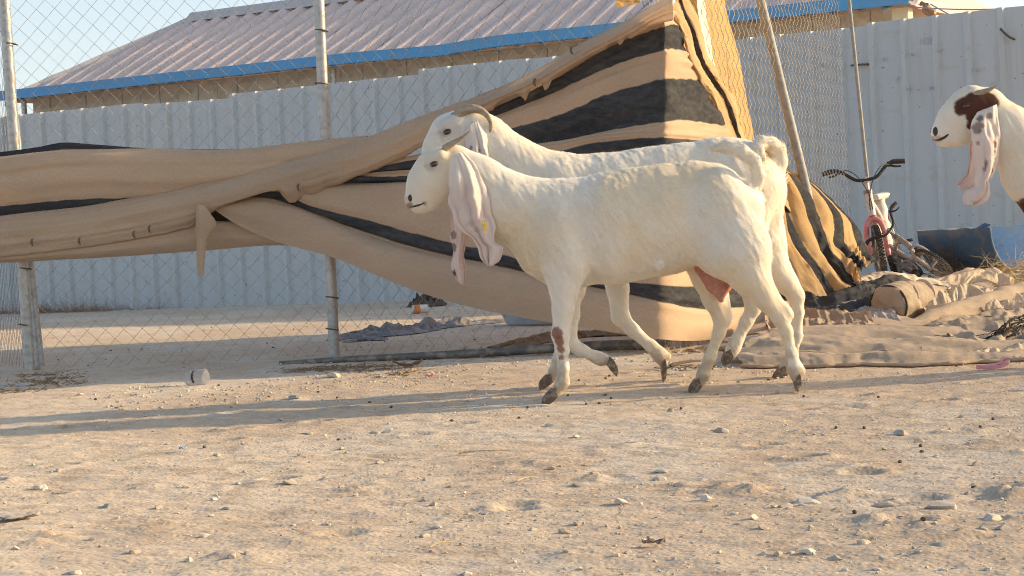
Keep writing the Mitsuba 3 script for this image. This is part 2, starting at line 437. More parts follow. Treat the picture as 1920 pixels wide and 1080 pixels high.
# blue eave board in lengths with sags, steel gutter lip below
ss = np.linspace(-0.12, S1 + 0.12, 60)
sag = 0.05 * np.interp(ss / S1, [0, 0.45, 0.56, 0.62, 0.75, 1], [0, 0, -0.7, 0.3, 0.1, 0]) + 0.012 * fbm2(ss, 0, 0.7, 2, 4)
lens = [0, 12, 24, 37, 48, 59]
for a, b in zip(lens[:-1], lens[1:]):
    i = np.arange(a, b + 1)
    base = E0 + ev * ss[i][:, None] - nv_ * 0.17
    prof = [(0.03, 0.10), (-0.03, 0.10), (-0.035, -0.09), (0.05, -0.09), (0.05, -0.08), (-0.02, -0.08)]
    V = np.array([[q + nv_ * p_ + np.array([0, 0, h * 0.60 + sg * .7]) for p_, h in prof] for q, sg in zip(base, sag[i])]).reshape(-1, 3)
    put('eave_board', (V, grid_faces(len(i), 6)), 'blue_trim', shed)
# shed wall: upright boards in the eave's shade
wz0, wz1 = 0.0, EZ - 0.02
nb = int((S1 + 0.05) / 0.30)
for k in range(nb):
    s0 = -0.05 + k * 0.30
    c = E0 + ev * (s0 + 0.15) + nv_ * (0.35 + 0.008 * (k % 2)); c[2] = (wz0 + wz1) / 2
    R = np.stack([ev, nv_, [0, 0, 1]], 1)
    put('wall_board', xf(box((0.296, 0.05, wz1 - wz0), ch=0.006), R, c), 'shed_wall', shed)
core = E0 + ev * S1 / 2 + nv_ * (0.55 + HIP * 0.7); core[2] = wz1 / 2
put('inner_wall', xf(box((S1 - 0.6, HIP * 1.4 - 0.2, wz1 - 0.02)), np.stack([ev, nv_, [0, 0, 1]], 1), core), 'shed_wall', shed)
for px, w in ((1706, 0.16), (641, 0.05), (59, 0.06)):
    s = eave_at(px)
    c = E0 + ev * s + nv_ * (0.10 if w > 0.1 else 0.05); c[2] = EZ / 2 - 0.05
    put('column', xf(box((w, w, EZ), ch=0.012), np.stack([ev, nv_, [0, 0, 1]], 1), c), 'cream_render' if w > 0.1 else 'galvanised', shed, label='cream square column under the right end of the eave' if w > 0.1 else None)
# torn matting that hangs over the right end of the roof
Yc = (E0 + ev * S1)[1]
mt = thing('straw_mat', 'frayed brown mat hanging from the right end of the shed roof', 'mat')
rows = [[at(1724, 3, Yc), at(1738, 6, Yc - .1), at(1752, 18, Yc)], [at(1730, 14, Yc - .25), at(1742, 20, Yc - .3), at(1757, 32, Yc - .2)], [at(1745, 40, Yc - .15), at(1752, 42, Yc - .2), at(1760, 44, Yc - .1)]]
m, uv = sheet(rows, 14, 6, wrinkle=[(0.05, 6, 4)])
put(mt, m, 'red_brown_grass', smooth=True)
for (a, b, c_) in (((1700, 12), (1830, 18), (2000, 6)), ((1745, 8), (1790, 33), (1840, 60))):
    k = thing('cable', 'thin grey cable crossing the sky above the metal fence' if a[0] == 1700 else 'slack thin wire drooping from the roof corner to the metal fence', 'cable')
    put(k, tube(curve([at(*a, 17.0), at(*b, 16.4), at(*c_, 15.6)], 16), 0.006, 5), 'wire', smooth=True)

# ------------------------------------------------------------------ sheet-metal fence: panels of trapezoid sheet side by side
mf = thing('metal_fence', 'tall fence of pale grey ribbed metal sheets behind the pen', 'fence')
wd = np.array([1, -0.5, 0.0]); wd /= np.linalg.norm(wd); wn = np.array([-wd[1], wd[0], 0]) * -1      # wn points to the camera
W0 = np.array([0, 16.7, 0])
def wall_s(px):
    u = (px - 960) / FOCAL
    return u * W0[1] / (wd[0] - u * wd[1])
top_px = np.array([[-400, 262], [60, 215], [300, 193], [590, 165], [918, 120], [1250, 90], [1427, 72], [1605, 55], [1640, 52], [1850, 22], [1920, 16], [2400, -30]], float)
RIB = 0.255
NR = 4
s_start, s_end = wall_s(-300), wall_s(2500)
n_pan = int((s_end - s_start) / (RIB * NR))
for k in range(n_pan):
    s0 = s_start + k * RIB * NR
    q = W0 + wd * (s0 + RIB * 2)
    px = 960 + FOCAL * q[0] / q[1]
    tz = at(px, np.interp(px, top_px[:, 0], top_px[:, 1]), q[1])[2] + rng.normal(0, 0.012)
    prof = []
    for j in range(NR):
        a = s0 + j * RIB
        prof += [(a, 0), (a + 0.012, 0.0), (a + 0.030, 0.038), (a + 0.062, 0.038), (a + 0.080, 0), (a + 0.165, 0.003)]
    prof.append((s0 + NR * RIB + 0.02, 0.0))
    prof = np.array(prof)
    zs = np.linspace(-0.08, 1, 16)
    off = 0.006 * (k % 2)
    G = []
    tilt = rng.normal(0, 0.010)
    for z in zs:
        zz = np.where(z < 0, z, z * (tz + tilt * (prof[:, 0] - s0)))
        dent = 0.010 * fbm2(prof[:, 0] * .6, zz, 1.2, 2, 9) + 0.003 * fbm2(prof[:, 0], zz * 0.5, 5, 2, 11)
        G.append(W0 + wd * prof[:, :1] + wn * (prof[:, 1] + off + dent + 0.01 * tilt * zz)[:, None] + np.stack([0 * zz, 0 * zz, zz], 1))
    key = put('panel', (np.array(G).reshape(-1, 3), grid_faces(16, len(prof))), 'sheet_metal', mf)
def on_wall(px, z, out=0.0):
    p = W0 + wd * wall_s(px) + wn * out
    return p + np.array([0, 0, z])
for z in (0.45, 1.35):                                                           # rails behind the sheets
    a, b = W0 + wd * s_start - wn * 0.035, W0 + wd * s_end - wn * 0.035
    put('rail', tube(np.array([a, b]) + [0, 0, z], 0.02, 6), 'galvanised', mf)
for px, py in ((1675, 110), (1728, 102), (1781, 94), (1836, 91), (1700, 146), (1848, 130), (1560, 122), (1722, 165), (1762, 164)):
    p = at(px, py, on_wall(px, 0)[1])
    p = on_wall(px, p[2], 0.052)
    a = np.linspace(0, 2 * np.pi, 7)[:-1]
    put('bolt', hull(np.vstack([[p + wd * 0.013 * math.cos(t) + np.array([0, 0, 0.013 * math.sin(t)]) + wn * o for t in a] for o in (-0.02, 0.008)])), 'galvanised', mf)
# faded pink maker's print: a row of blurred strokes on one sheet
st = []
for i, w in enumerate((0.5, 0.9, 0.7, 0.4, 0.8, 0.6, 0.9)):
    p0 = at(1746 + i * 4.4, 77 - i * 0.35, on_wall(1746 + i * 4.4, 0)[1])
    c = on_wall(1746 + i * 4.4, p0[2], 0.009)
    st.append(xf(box((0.010 + 0.004 * w, 0.003, 0.045 + 0.02 * w)), np.stack([wd, wn, [0, 0, 1]], 1), c))
paint('faded_print', (0.50, 0.43, 0.45), 0.6, 0.2)
put('faded_print', cat(st), 'faded_print', mf, label='row of faded pink printed strokes')
for px0, py0, px1, py1 in ((1596, 123, 1636, 121), (1876, 54, 1902, 74)):
    Yw = on_wall(px0, 0)[1] - 0.08
    wt = thing('wire_tie', 'short dark wire tie poking out of the metal fence beside the end post' if px0 < 1700 else 'bent dark wire hook stuck in the metal fence near the right edge', 'wire')
    m_ = curve([at(px0, py0, Yw), at((px0 + px1) / 2, (py0 + py1) / 2 + (3 if px0 > 1700 else -1), Yw - .05), at(px1, py1, Yw)], 10)
    put(wt, tube(m_, 0.009, 5), 'twine', smooth=True)

# ------------------------------------------------------------------ chain-link pen
cf = thing('chain_link_fence', 'rusty galvanised chain-link pen fence on steel posts behind the goats', 'fence')
def front_Y(px):
    return np.interp(px, [-400, 55, 628, 1256, 1300], [9.35, 9.3, 9.3, 8.25, 8.2])
C0 = at(1258, 640, 8.25); C0[2] = 0
SD = np.array([0.4, 1.0, 0]); SD /= np.linalg.norm(SD)
def side_Y(px):
    u = (px - 960) / FOCAL
    return C0[1] + (u * C0[1] - C0[0]) / (SD[0] / SD[1] - u)
def side_px(Y):
    X = C0[0] + SD[0] / SD[1] * (Y - C0[1])
    return 960 + FOCAL * X / Y
END_Y = 12.2
ground_pt = lambda px, Y: np.array([(px - 960) / FOCAL * Y, Y, 0.0])


def chain(a, b, h0, h1, d=0.09, r=0.0015, lean=(0, 0, 0), seed=0):
    """Diamond mesh between ground points a and b: zigzag wires hooked into their neighbours."""
    L = np.linalg.norm(b - a)
    e = (b - a) / L
    nrm = np.array([e[1], -e[0], 0])
    n = int(L / (d / 2)); m = int((h1 - h0) / (d / 2))
    parts = []
    z = h0 + np.arange(m + 1) * d / 2
    for i in range(n):
        s = (i + ((np.arange(m + 1) + i) % 2)) * d / 2
        s = np.clip(s, 0, L)
        sway = 0.018 * fbm2(s, z, 1.1, 2, seed) + 0.0022 * np.where((np.arange(m + 1) + i) % 2, 1, -1)
        jit = 0.006 * fbm2(s, z, 2.3, 2, seed + 3)
        p = a + e * (s + jit)[:, None] + nrm * sway[:, None] + np.stack([0 * z, 0 * z, z + 0.02 * fbm2(s, z, 0.9, 2, seed + 5)], 1) + np.asarray(lean) * z[:, None]
        parts.append(tube(p, r, 3, cap=False))
    return cat(parts)


def post(px_top, py_top, px_bot, py_bot, Y, r=0.027, name='post', over=0.6, mat='galvanised', label=None):
    a = on_ground(px_bot, py_bot) if Y is None else at(px_bot, py_bot, Y)
    b = at(px_top, py_top, a[1])
    d = (b - a) / np.linalg.norm(b - a)
    b = b + d * over; a = a - d * 0.12
    p = np.linspace(0, 1, 10)[:, None] * (b - a) + a
    key = put(name, tube(p, r, 14), mat, cf, smooth=35, label=label)
    put('cap', tube([b - d * .01, b + d * 0.012, b + d * 0.035, b + d * .042], [r * 1.12, r * 1.12, r * 0.8, r * .1], 14), mat, key, smooth=35)
    return a, b, d


post(8, 0, 56, 692, 9.3, 0.027)
post(3, 0, 76, 686, 9.42, 0.021)
post(598, 0, 627, 668, 9.3, 0.0265)
post(1256, 0, 1286, 655, 8.78, 0.024, label='corner post wrapped by the striped cloth')
post(1426, 0, 1510, 345, side_Y(1500), 0.025, 'brace', over=0.7, mat='dull_steel', label='slanting brace pole of the pen')
post(1592, 0, 1640, 470, END_Y + .1, 0.012, 'end_post', over=0.3, mat='dull_steel')
a0, a1, a2 = ground_pt(57, 9.31), ground_pt(627, 9.31), ground_pt(1262, 8.27)
lean = (-0.018, 0, 0)
put('wire_mesh', cat([chain(a0, a1, 0.0, 2.6, lean=lean, seed=1), chain(a1, a2, 0.0, 2.6, lean=lean, seed=2)]), 'wire', cf)
ae = ground_pt(1640, END_Y); ae[0] = C0[0] + SD[0] / SD[1] * (END_Y - C0[1])
put('wire_mesh', chain(a2 + [-0.05, 0.06, 0], ae + [-0.05, 0.06, 0], 0.0, 2.6, lean=(-0.012, 0, 0), seed=3), 'wire', cf)
al = a0 + np.array([-2.1, 4.4, 0])
put('wire_mesh', chain(a0, al, 0.0, 2.6, lean=lean, seed=4), 'wire', cf)
put('tension_wire', cat([tube([a0 + [-0.046, -.01, 2.58], a1 + [-0.046, -.01, 2.6], a2 + [-0.046, -.01, 2.59], ae + [0, 0, 2.59]], 0.003, 5)]), 'wire', cf)
for px, pys in ((19, (85, )), (45, (506, 612)), (601, (60, 160)), (621, (560, 620))):
    for py in pys:
        p = at(px + 2, py, 9.3)
        aa = np.linspace(0, 2 * np.pi, 13)
        put('tie_wire', tube(np.stack([p[0] + 0.030 * np.cos(aa), p[1] + 0.030 * np.sin(aa), p[2] + 0.012 * np.sin(aa * .5)], 1), 0.0035, 5), 'twine', cf, smooth=True)
# steel pipe lying along the foot of the mesh
pp = thing('steel_pipe', 'dark steel pipe lying on the sand along the foot of the pen mesh', 'pipe')
p0, p1 = on_ground(525, 683), on_ground(1252, 660)
pts = curve([p0 + [0, 0, 0.0], on_ground(700, 678) + [0, .02, .014], on_ground(900, 671) + [0, 0, 0.022], on_ground(1100, 662) + [0, 0, .03], p1 + [0, 0, .03]], 30)
put(pp, tube(pts, np.linspace(0.014, 0.026, 30), 10), 'dark_pipe', smooth=40)

# ------------------------------------------------------------------ shade cloths
cloth('tan_cloth', [], trans=0.5)
cloth('edge_cloth', [0, 3], trans=0.5)
cloth('striped_cloth', [1, 3, 5, 7, 9], dusty=0.65, trans=0.5)
cloth('golden_cloth', [], tan=(0.58, 0.375, 0.17), trans=0.8, dusty=0.15)
cloth('drape_cloth', [1, 3, 5, 7], dusty=0.45, tan=(0.56, 0.385, 0.20), trans=0.7)
cloth('white_cloth', [], tan=(0.74, 0.70, 0.62), trans=0.7, dusty=0.1)
cloth('heap_cloth', [], tan=(0.45, 0.36, 0.275), trans=0.3, dusty=0.7)
cloth('heap_dark', [], tan=(0.36, 0.27, 0.20), trans=0.2, dusty=0.5)
cloth('heap_grey', [], tan=(0.36, 0.345, 0.34), trans=0.2, dusty=0.4)
cloth('heap_black', [0, 1], trans=0.2, dusty=0.5)
cloth('heap_stripe', [2], tan=(0.62, 0.53, 0.42), black=(0.10, 0.095, 0.09), trans=0.3, dusty=0.5)
cloth('heap_tan', [], tan=(0.60, 0.49, 0.36), trans=0.4, dusty=0.5)

F_ = lambda px, py, off=0.0: at(px, py, float(front_Y(px)) - off)
S_ = lambda px, py, off=0.0: at(px, py, float(side_Y(px)) - off)

# 1: the long cloth slung along the front of the pen
sc = thing('slung_shade_cloth', 'long tan shade cloth with black bands slung sagging across the pen front', 'shade cloth')
# upper left sheet
rows = [[F_(-260, 310, .05), F_(0, 283, .06), F_(70, 274, .07), F_(118, 265, .08), F_(170, 268, .08), F_(300, 279, .08), F_(430, 281, .08), F_(600, 264, .07), F_(690, 256, .05)],
        [F_(-260, 322, .08), F_(0, 294, .09), F_(70, 286, .10), F_(118, 281, .11), F_(170, 281, .11), F_(300, 280.2, .09), F_(430, 281.6, .085), F_(600, 264.6, .075), F_(690, 256.4, .055)],
        [F_(-260, 352, .14), F_(0, 328, .15), F_(70, 318, .16), F_(118, 312, .16), F_(170, 310, .16), F_(300, 312, .16), F_(430, 312, .15), F_(600, 292, .13), F_(690, 275, .08)],
        [F_(-260, 408, .10), F_(0, 386, .10), F_(70, 380, .10), F_(118, 376, .10), F_(170, 373, .10), F_(300, 370, .09), F_(430, 352, .08), F_(600, 310, .07), F_(690, 290, .05)],
        [F_(-260, 440, .07), F_(0, 415, .07), F_(70, 408, .07), F_(118, 402, .07), F_(170, 400, .06), F_(300, 385, .06), F_(430, 365, .05), F_(600, 325, .04), F_(690, 300, .03)]]
m, uv = sheet(rows, 150, 10, bulge=[0.0, 0.02, 0.02, 0.0], wrinkle=[(0.014, 2, 1.5), (0.008, 2.2, 5), (0.004, 4, 14)], seed=1)
put('upper_sheet', m, 'edge_cloth', sc, smooth=True, uv=uv)
# the rolled edge that climbs from the left to the top of the corner post
top = [(-260, 432), (0, 407), (160, 389), (300, 363), (420, 334), (600, 285), (700, 256), (800, 216), (900, 181), (1000, 137), (1100, 78), (1180, 36), (1232, 6), (1262, -14)]
bot = [(-260, 500), (0, 481), (160, 463), (300, 440), (375, 424), (560, 362), (700, 318), (800, 268), (900, 216), (1000, 172), (1100, 115), (1180, 72), (1232, 42), (1262, 34)]
def between(f, off):
    return [F_(a[0], a[1] + f * (np.interp(a[0], [b[0] for b in bot], [b[1] for b in bot]) - a[1]), off) for a in top]
rows = [between(0.10, .06), between(-0.02, .11), between(0.12, .155), between(0.45, .195), between(0.78, .18), between(1.0, .15), between(1.02, .11)]
P0 = np.array([b[0] for b in bot], float)
def torn(V, uu, vv):
    """The lower hem: torn away in bites, hanging in tongues."""
    px = 960 + FOCAL * V[..., 0] / V[..., 1]
    b = np.zeros_like(px)
    for c, w, h in ((470, 78, -0.075), (972, 22, -0.055), (1020, 13, -0.06), (1100, 70, -0.018), (1170, 10, -.02), (1192, 8, -.02), (985, 10, 0.01), (1008, 14, 0.028), (1042, 8, 0.03), (556, 16, 0.055), (600, 16, 0.022), (640, 30, .012), (1186, 6, .02)):
        x = np.abs(px - c) / w
        b = b + h * np.clip(1.35 - x, 0, 1) ** 0.7
    b = b + 0.010 * fbm2(px, 0, 0.055, 3, 8) + 0.004 * fbm2(px, 0, 0.3, 2, 9)
    w = sstep(3.4, 5.2, vv)
    V = V.copy()
    V[..., 2] += np.where(b < 0, -b, -b) * w
    return V
m, uv = sheet(rows, 420, 7, wrinkle=[(0.014, 6, 0.6), (0.010, 3, 2.6), (0.006, 5, 7), (0.003, 40, 3)], seed=2, edge=torn)
put('rolled_edge', m, 'tan_cloth', sc, smooth=True, uv=uv, label='thick rolled tan edge with a torn hem')
# the sagging underside left of the flap
rows = [[F_(-260, 494, .10), F_(0, 474, .11), F_(160, 458, .11), F_(300, 436, .11), F_(400, 414, .10), F_(500, 420, .08), F_(560, 440, .06)],
        [F_(-260, 500, .13), F_(0, 484, .14), F_(160, 470, .14), F_(300, 452, .14), F_(400, 436, .12), F_(500, 440, .10), F_(560, 452, .07)],
        [F_(-260, 512, .06), F_(0, 493, .06), F_(160, 485, .06), F_(300, 475, .06), F_(400, 468, .06), F_(500, 461, .06), F_(572, 462, .05)]]
m, uv = sheet(rows, 90, 7, bulge=0.006, wrinkle=[(0.008, 6, 1)], seed=3)
put('underside', m, 'tan_cloth', sc, smooth=True, uv=uv)
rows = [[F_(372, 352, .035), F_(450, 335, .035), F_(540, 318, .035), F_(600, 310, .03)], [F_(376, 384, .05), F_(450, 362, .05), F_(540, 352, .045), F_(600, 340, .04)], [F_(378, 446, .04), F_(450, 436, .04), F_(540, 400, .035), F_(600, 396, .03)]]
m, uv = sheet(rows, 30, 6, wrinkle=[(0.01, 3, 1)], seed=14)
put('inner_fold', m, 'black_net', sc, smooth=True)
# hanging tongue
rows = [[F_(369, 386, .21), F_(372, 384, .215), F_(381, 384, .215), F_(384, 386, .21)], [F_(367, 410, .215), F_(374, 408, .235), F_(390, 402, .23), F_(394, 400, .205)],
        [F_(367, 430, .215), F_(376, 428, .24), F_(397, 424, .225), F_(405, 421, .20)], [F_(368, 455, .215), F_(374, 455, .235), F_(386, 455, .22), F_(389, 453, .205)],
        [F_(369, 485, .21), F_(374, 486, .225), F_(381, 486, .22), F_(384, 486, .205)], [F_(370, 516, .21), F_(374, 518, .215), F_(380, 517, .215), F_(383, 514, .205)]]
m, uv = sheet(rows, 14, 8, wrinkle=[(0.008, 3, 1)], seed=4)
put('hanging_tongue', m, 'tan_cloth', sc, smooth=True, uv=uv, label='torn tongue of cloth hanging from the rolled edge')
for px, py in ((61, 455), (150, 453), (252, 440), (281, 430), (560, 352), (1003, 155), (1072, 95)):       # small slits with frayed lips
    p = F_(px, py, 0.20)
    put('slit', tube(curve([p + [0.003, 0, 0.02], p + [-0.004, -.004, 0.004], p + [0.004, -.002, -0.018]], 7), [0.0015, 0.005, 0.006, 0.006, 0.005, 0.004, 0.001], 6), 'twine', sc, smooth=True)

# 2: striped cloth fanning from the knot on the left, round the corner post and down the side of the pen
fan = thing('striped_shade_cloth', 'tan and black striped shade cloth stretched round the corner post of the pen', 'shade cloth')
PXC = 1241
def row(front, side, fo=0.0, so=0.0):
    L = [F_(x, y, 0.06 + fo * min(1, (1300 - x) / 300)) for x, y in front]
    return L + [S_(x, y, 0.055 + so) for x, y in side]
rows_px = [
    ([(880, 205), (960, 170), (1040, 132), (1120, 85), (1180, 52), (PXC, 20)], [(1262, 16), (1276, 16)]),
    ([(880, 222), (960, 186), (1040, 148), (1120, 102), (1180, 72), (PXC, 52)], [(1265, 46), (1284, 58)]),
    ([(850, 243), (960, 205), (1040, 172), (1107, 141), (1180, 112), (PXC, 94)], [(1265, 92), (1287, 96)]),
    ([(800, 285), (900, 260), (960, 240), (1040, 220), (1140, 177), (PXC, 149)], [(1280, 148), (1322, 152)]),
    ([(740, 305), (830, 290), (993, 272), (1073, 259), (1140, 245), (PXC, 229)], [(1290, 226), (1362, 238)]),
    ([(690, 320), (795, 298), (923, 300), (1023, 288), (1140, 264), (PXC, 257)], [(1300, 262), (1372, 266)]),
    ([(660, 331), (795, 317), (923, 330), (1023, 330), (1140, 325), (PXC, 322)], [(1310, 318), (1398, 312)]),
    ([(650, 336), (795, 329), (923, 345), (1023, 352), (1140, 352), (PXC, 350)], [(1315, 345), (1410, 336)]),
    ([(470, 338), (600, 345), (795, 341), (923, 365), (1023, 380), (1140, 386), (PXC, 388)], [(1325, 380), (1424, 362)]),
    ([(388, 366), (470, 346), (522, 352), (562, 380), (660, 405), (795, 443), (900, 467), (1010, 496), (1140, 524), (PXC, 534)], [(1350, 540), (1512, 532)]),
    ([(388, 389), (478, 369), (560, 388), (660, 428), (795, 469), (900, 492), (1010, 517), (1140, 545), (PXC, 566)], [(1350, 580), (1522, 556)]),
    ([(392, 388), (450, 426), (530, 458), (620, 481), (700, 514), (800, 553), (900, 580), (1040, 606), (1140, 622), (PXC, 637)], [(1350, 634), (1450, 606), (1530, 588)]),
]
offs = [0.02, 0.03, 0.02, 0.05, 0.02, 0.06, 0.03, 0.05, 0.02, 0.06, 0.04, 0.08]
rows = [row(f, s, o, o * 0.5) for (f, s), o in zip(rows_px, offs)]
# strips are re-cut so that every line turns the corner at the same place
def corner_rows(rows_px, offs, nf=150, ns=60):
    out = []
    for (f, s), o in zip(rows_px, offs):
        a = np.array([F_(x, y, 0.06 + o * min(1, (1300 - x) / 300)) for x, y in f])
        b = np.array([S_(PXC + 1.5, f[-1][1], 0.04)] + [S_(x, y, 0.045) for x, y in s])
        ca, cb = curve_p(a, nf), curve_p(b, ns)
        out.append(gaussian_filter1d(np.vstack([ca, cb[1:]]), 3.0, axis=0, mode='nearest'))
    return out
from scipy.ndimage import gaussian_filter1d
def curve_p(p, n):
    s = np.r_[0, np.cumsum(np.linalg.norm(np.diff(p, axis=0), axis=1))]
    return PchipInterpolator(s / s[-1], p)(np.linspace(0, 1, n))
def raw_sheet(R, sub, bulge, wrinkle, seed, edge=None):
    R = np.array(R); nr, nu = R.shape[:2]
    v = np.linspace(0, nr - 1, (nr - 1) * sub + 1)
    G = PchipInterpolator(np.arange(nr), R, axis=0)(v)
    V = G.reshape(-1, 3); F = grid_faces(len(v), nu); N = vnormals(V, F)
    if N[:, 1].mean() > 0:
        N, F = -N, F[:, ::-1]
    uu, vv = np.meshgrid(np.linspace(0, 1, nu), v)
    k = np.minimum(vv.astype(int), nr - 2)
    d = np.asarray(bulge)[k] * np.sin(np.pi * np.clip(vv - k, 0, 1)) ** 0.8 * np.clip(1.25 - uu, 0.3, 1) * (1 - np.exp(-((uu - 0.718) / 0.035) ** 2))
    for i, (amp, fu, fv) in enumerate(wrinkle):
        q = 2 * (meshkit.fbm(np.stack([uu * fu + 0.25 * vv, vv * fv, uu * 0 + seed * 7.3 + i * 31.7], -1), 3, seed + i) - 0.5)
        d = d + amp * ((0.5 - 2.4 * np.abs(q)) if i in (1, 2) else q)
    V = V + N * d.reshape(-1, 1)
    return (V, F), np.stack([uu.ravel(), vv.ravel()], 1)
m, uv = raw_sheet(corner_rows(rows_px, offs), 8, [0.01, 0.012, 0.028, 0.010, 0.02, 0.01, 0.02, 0.01, 0.03, 0.012, 0.035], [(0.012, 2.2, 0.9), (0.013, 1.7, 2.6), (0.007, 2.6, 6), (0.003, 5, 15)], 5)
put('front_panel', m, 'striped_cloth', fan, smooth=True, uv=uv)
# raised seam running down the sloping rear edge
ed = [(1262, 8), (1284, 60), (1302, 118), (1322, 152), (1345, 190), (1372, 262), (1400, 316), (1440, 372), (1478, 432), (1508, 500), (1534, 580)]
def seam_row(dx, dy, off):
    return [S_(x + dx, y + dy, off) for x, y in ed]
rows = [seam_row(-9, 4, 0.03), seam_row(-3, 1, 0.085), seam_row(5, -4, 0.07), seam_row(9, -6, 0.02), seam_row(16, -10, 0.075), seam_row(25, -14, 0.03)]
m, uv = sheet(rows, 160, 6, wrinkle=[(0.022, 16, 1.0), (0.010, 50, 2)], seed=6)
cloth('seam_cloth', [3], dusty=0.3, tan=(0.54, 0.375, 0.215), trans=0.5)
put('rear_seam', m, 'seam_cloth', fan, smooth=True, uv=uv, label='puckered rear seam with a narrow black band')

# 3: golden sheet hung inside the pen, seen through the side mesh
gs = thing('golden_shade_cloth', 'golden tan cloth hung tall inside the pen behind the side mesh', 'shade cloth')
g = lambda px, py, Y: at(px, py, Y)
gl = [[(1225, -95, 8.75), (1285, -95, 9.3), (1315, -95, 10.3), (1335, -95, 12.0)], [(1240, 0, 8.7), (1312, 0, 9.3), (1340, 0, 10.6), (1356, 0, 12.0)], [(1262, 90, 8.7), (1322, 90, 9.3), (1358, 90, 10.6), (1380, 90, 12.0)],
      [(1285, 180, 8.8), (1338, 180, 9.6), (1375, 180, 10.8), (1399, 180, 12.0)], [(1330, 262, 9.0), (1362, 262, 9.8), (1390, 262, 10.8), (1412, 262, 12.0)], [(1370, 340, 9.3), (1390, 340, 9.9), (1410, 340, 10.8), (1420, 340, 12.0)], [(1420, 480, 9.8), (1428, 480, 10.2), (1434, 480, 10.9), (1440, 470, 12.0)]]
m, uv = sheet([[g(*q) for q in r] for r in gl], 60, 12, wrinkle=[(0.03, 2.5, 0.8), (0.012, 8, 2)], seed=8)
put('hanging_sheet', m, 'golden_cloth', gs, smooth=True, uv=uv)
rows = [[g(1296, -95, 9.28), g(1320, -95, 9.8)], [g(1306, 0, 9.02), g(1322, 0, 9.6)], [g(1316, 60, 9.02), g(1330, 60, 9.6)], [g(1325, 110, 9.02), g(1338, 110, 9.6)], [g(1334, 160, 9.12), g(1350, 165, 9.7)], [g(1347, 195, 9.3), g(1352, 205, 9.6)]]
m, uv = sheet(rows, 12, 8, wrinkle=[(0.012, 3, 2)], seed=9)
put('white_strip', m, 'white_cloth', gs, smooth=True, uv=uv, label='narrow white strip sewn along the golden cloth')
od = thing('cloth_scrap', 'small orange tan cloth scrap on top of the pen above the rolled edge', 'cloth')
rows = [[F_(1158, -14, .05), F_(1180, -16, .08), F_(1205, -20, .05)], [F_(1156, 4, .05), F_(1176, 2, .08), F_(1200, 0, .05)], [F_(1157, 12, .05), F_(1178, 9, .07), F_(1201, 6, .05)]]
m, uv = sheet(rows, 14, 6, wrinkle=[(0.02, 3, 2)], seed=10)
put(od, m, 'golden_cloth', smooth=True, uv=uv)

# 4: drape slumped along the rear of the side mesh
dp = thing('slumped_drape', 'golden and black striped cloth slumped against the side mesh by the bicycles', 'shade cloth')
D_ = lambda px, py, Y: at(px, py, Y)
rows_d = [
    [(1450, 352, 10.0), (1460, 396, 10.0), (1467, 440, 10.0), (1484, 500, 9.9), (1503, 548, 9.75), (1526, 588, 9.6)],
    [(1454, 342, 10.05), (1468, 390, 10.1), (1482, 440, 10.1), (1511, 495, 10.0), (1545, 548, 9.85), (1570, 580, 9.65)],
    [(1459, 334, 10.1), (1477, 385, 10.2), (1496, 440, 10.2), (1529, 495, 10.1), (1561, 540, 9.9), (1590, 570, 9.7)],
    [(1468, 328, 10.2), (1496, 366, 10.3), (1516, 420, 10.35), (1542, 475, 10.3), (1578, 522, 10.1), (1608, 556, 9.8)],
    [(1472, 324, 10.4), (1520, 360, 10.5), (1541, 404, 10.5), (1556, 455, 10.4), (1585, 500, 10.2), (1616, 540, 9.9)],
    [(1474, 324, 10.6), (1530, 366, 10.7), (1560, 412, 10.7), (1562, 452, 10.6), (1592, 484, 10.4), (1616, 512, 10.1)],
    [(1480, 326, 10.8), (1545, 374, 10.9), (1578, 420, 10.9), (1582, 458, 10.8), (1602, 486, 10.5), (1624, 506, 10.2)],
    [(1484, 328, 11.0), (1562, 388, 11.1), (1592, 426, 11.1), (1604, 462, 11.0), (1616, 484, 10.7), (1632, 500, 10.4)],
    [(1488, 330, 11.2), (1575, 400, 11.3), (1616, 440, 11.3), (1630, 466, 11.2), (1638, 482, 11.0), (1645, 496, 10.7)],
]
def pucker(V, uu, vv):
    w = sstep(0.15, 0.75, uu) * sstep(1.5, 5, vv)
    d = 0.09 * w * np.sin(uu * 46 + vv * 2.6 + 2.2 * np.sin(uu * 9 + vv)) * (0.6 + 0.8 * fbm2(uu, vv, 3, 2, 4))
    V = V.copy(); V[..., 1] += d * 0.9; V[..., 0] += 0.2 * d; V[..., 2] += 0.12 * d
    return V
m, uv = sheet([[D_(*q) for q in r] for r in rows_d], 130, 12, bulge=[0.02, 0.005, 0.03, 0.012, 0.02, 0.02, 0.02, 0.02], wrinkle=[(0.045, 2.2, 0.9), (0.022, 4, 3.0), (0.006, 10, 9)], seed=12, edge=pucker)
put(dp, m, 'drape_cloth', smooth=True, uv=uv)

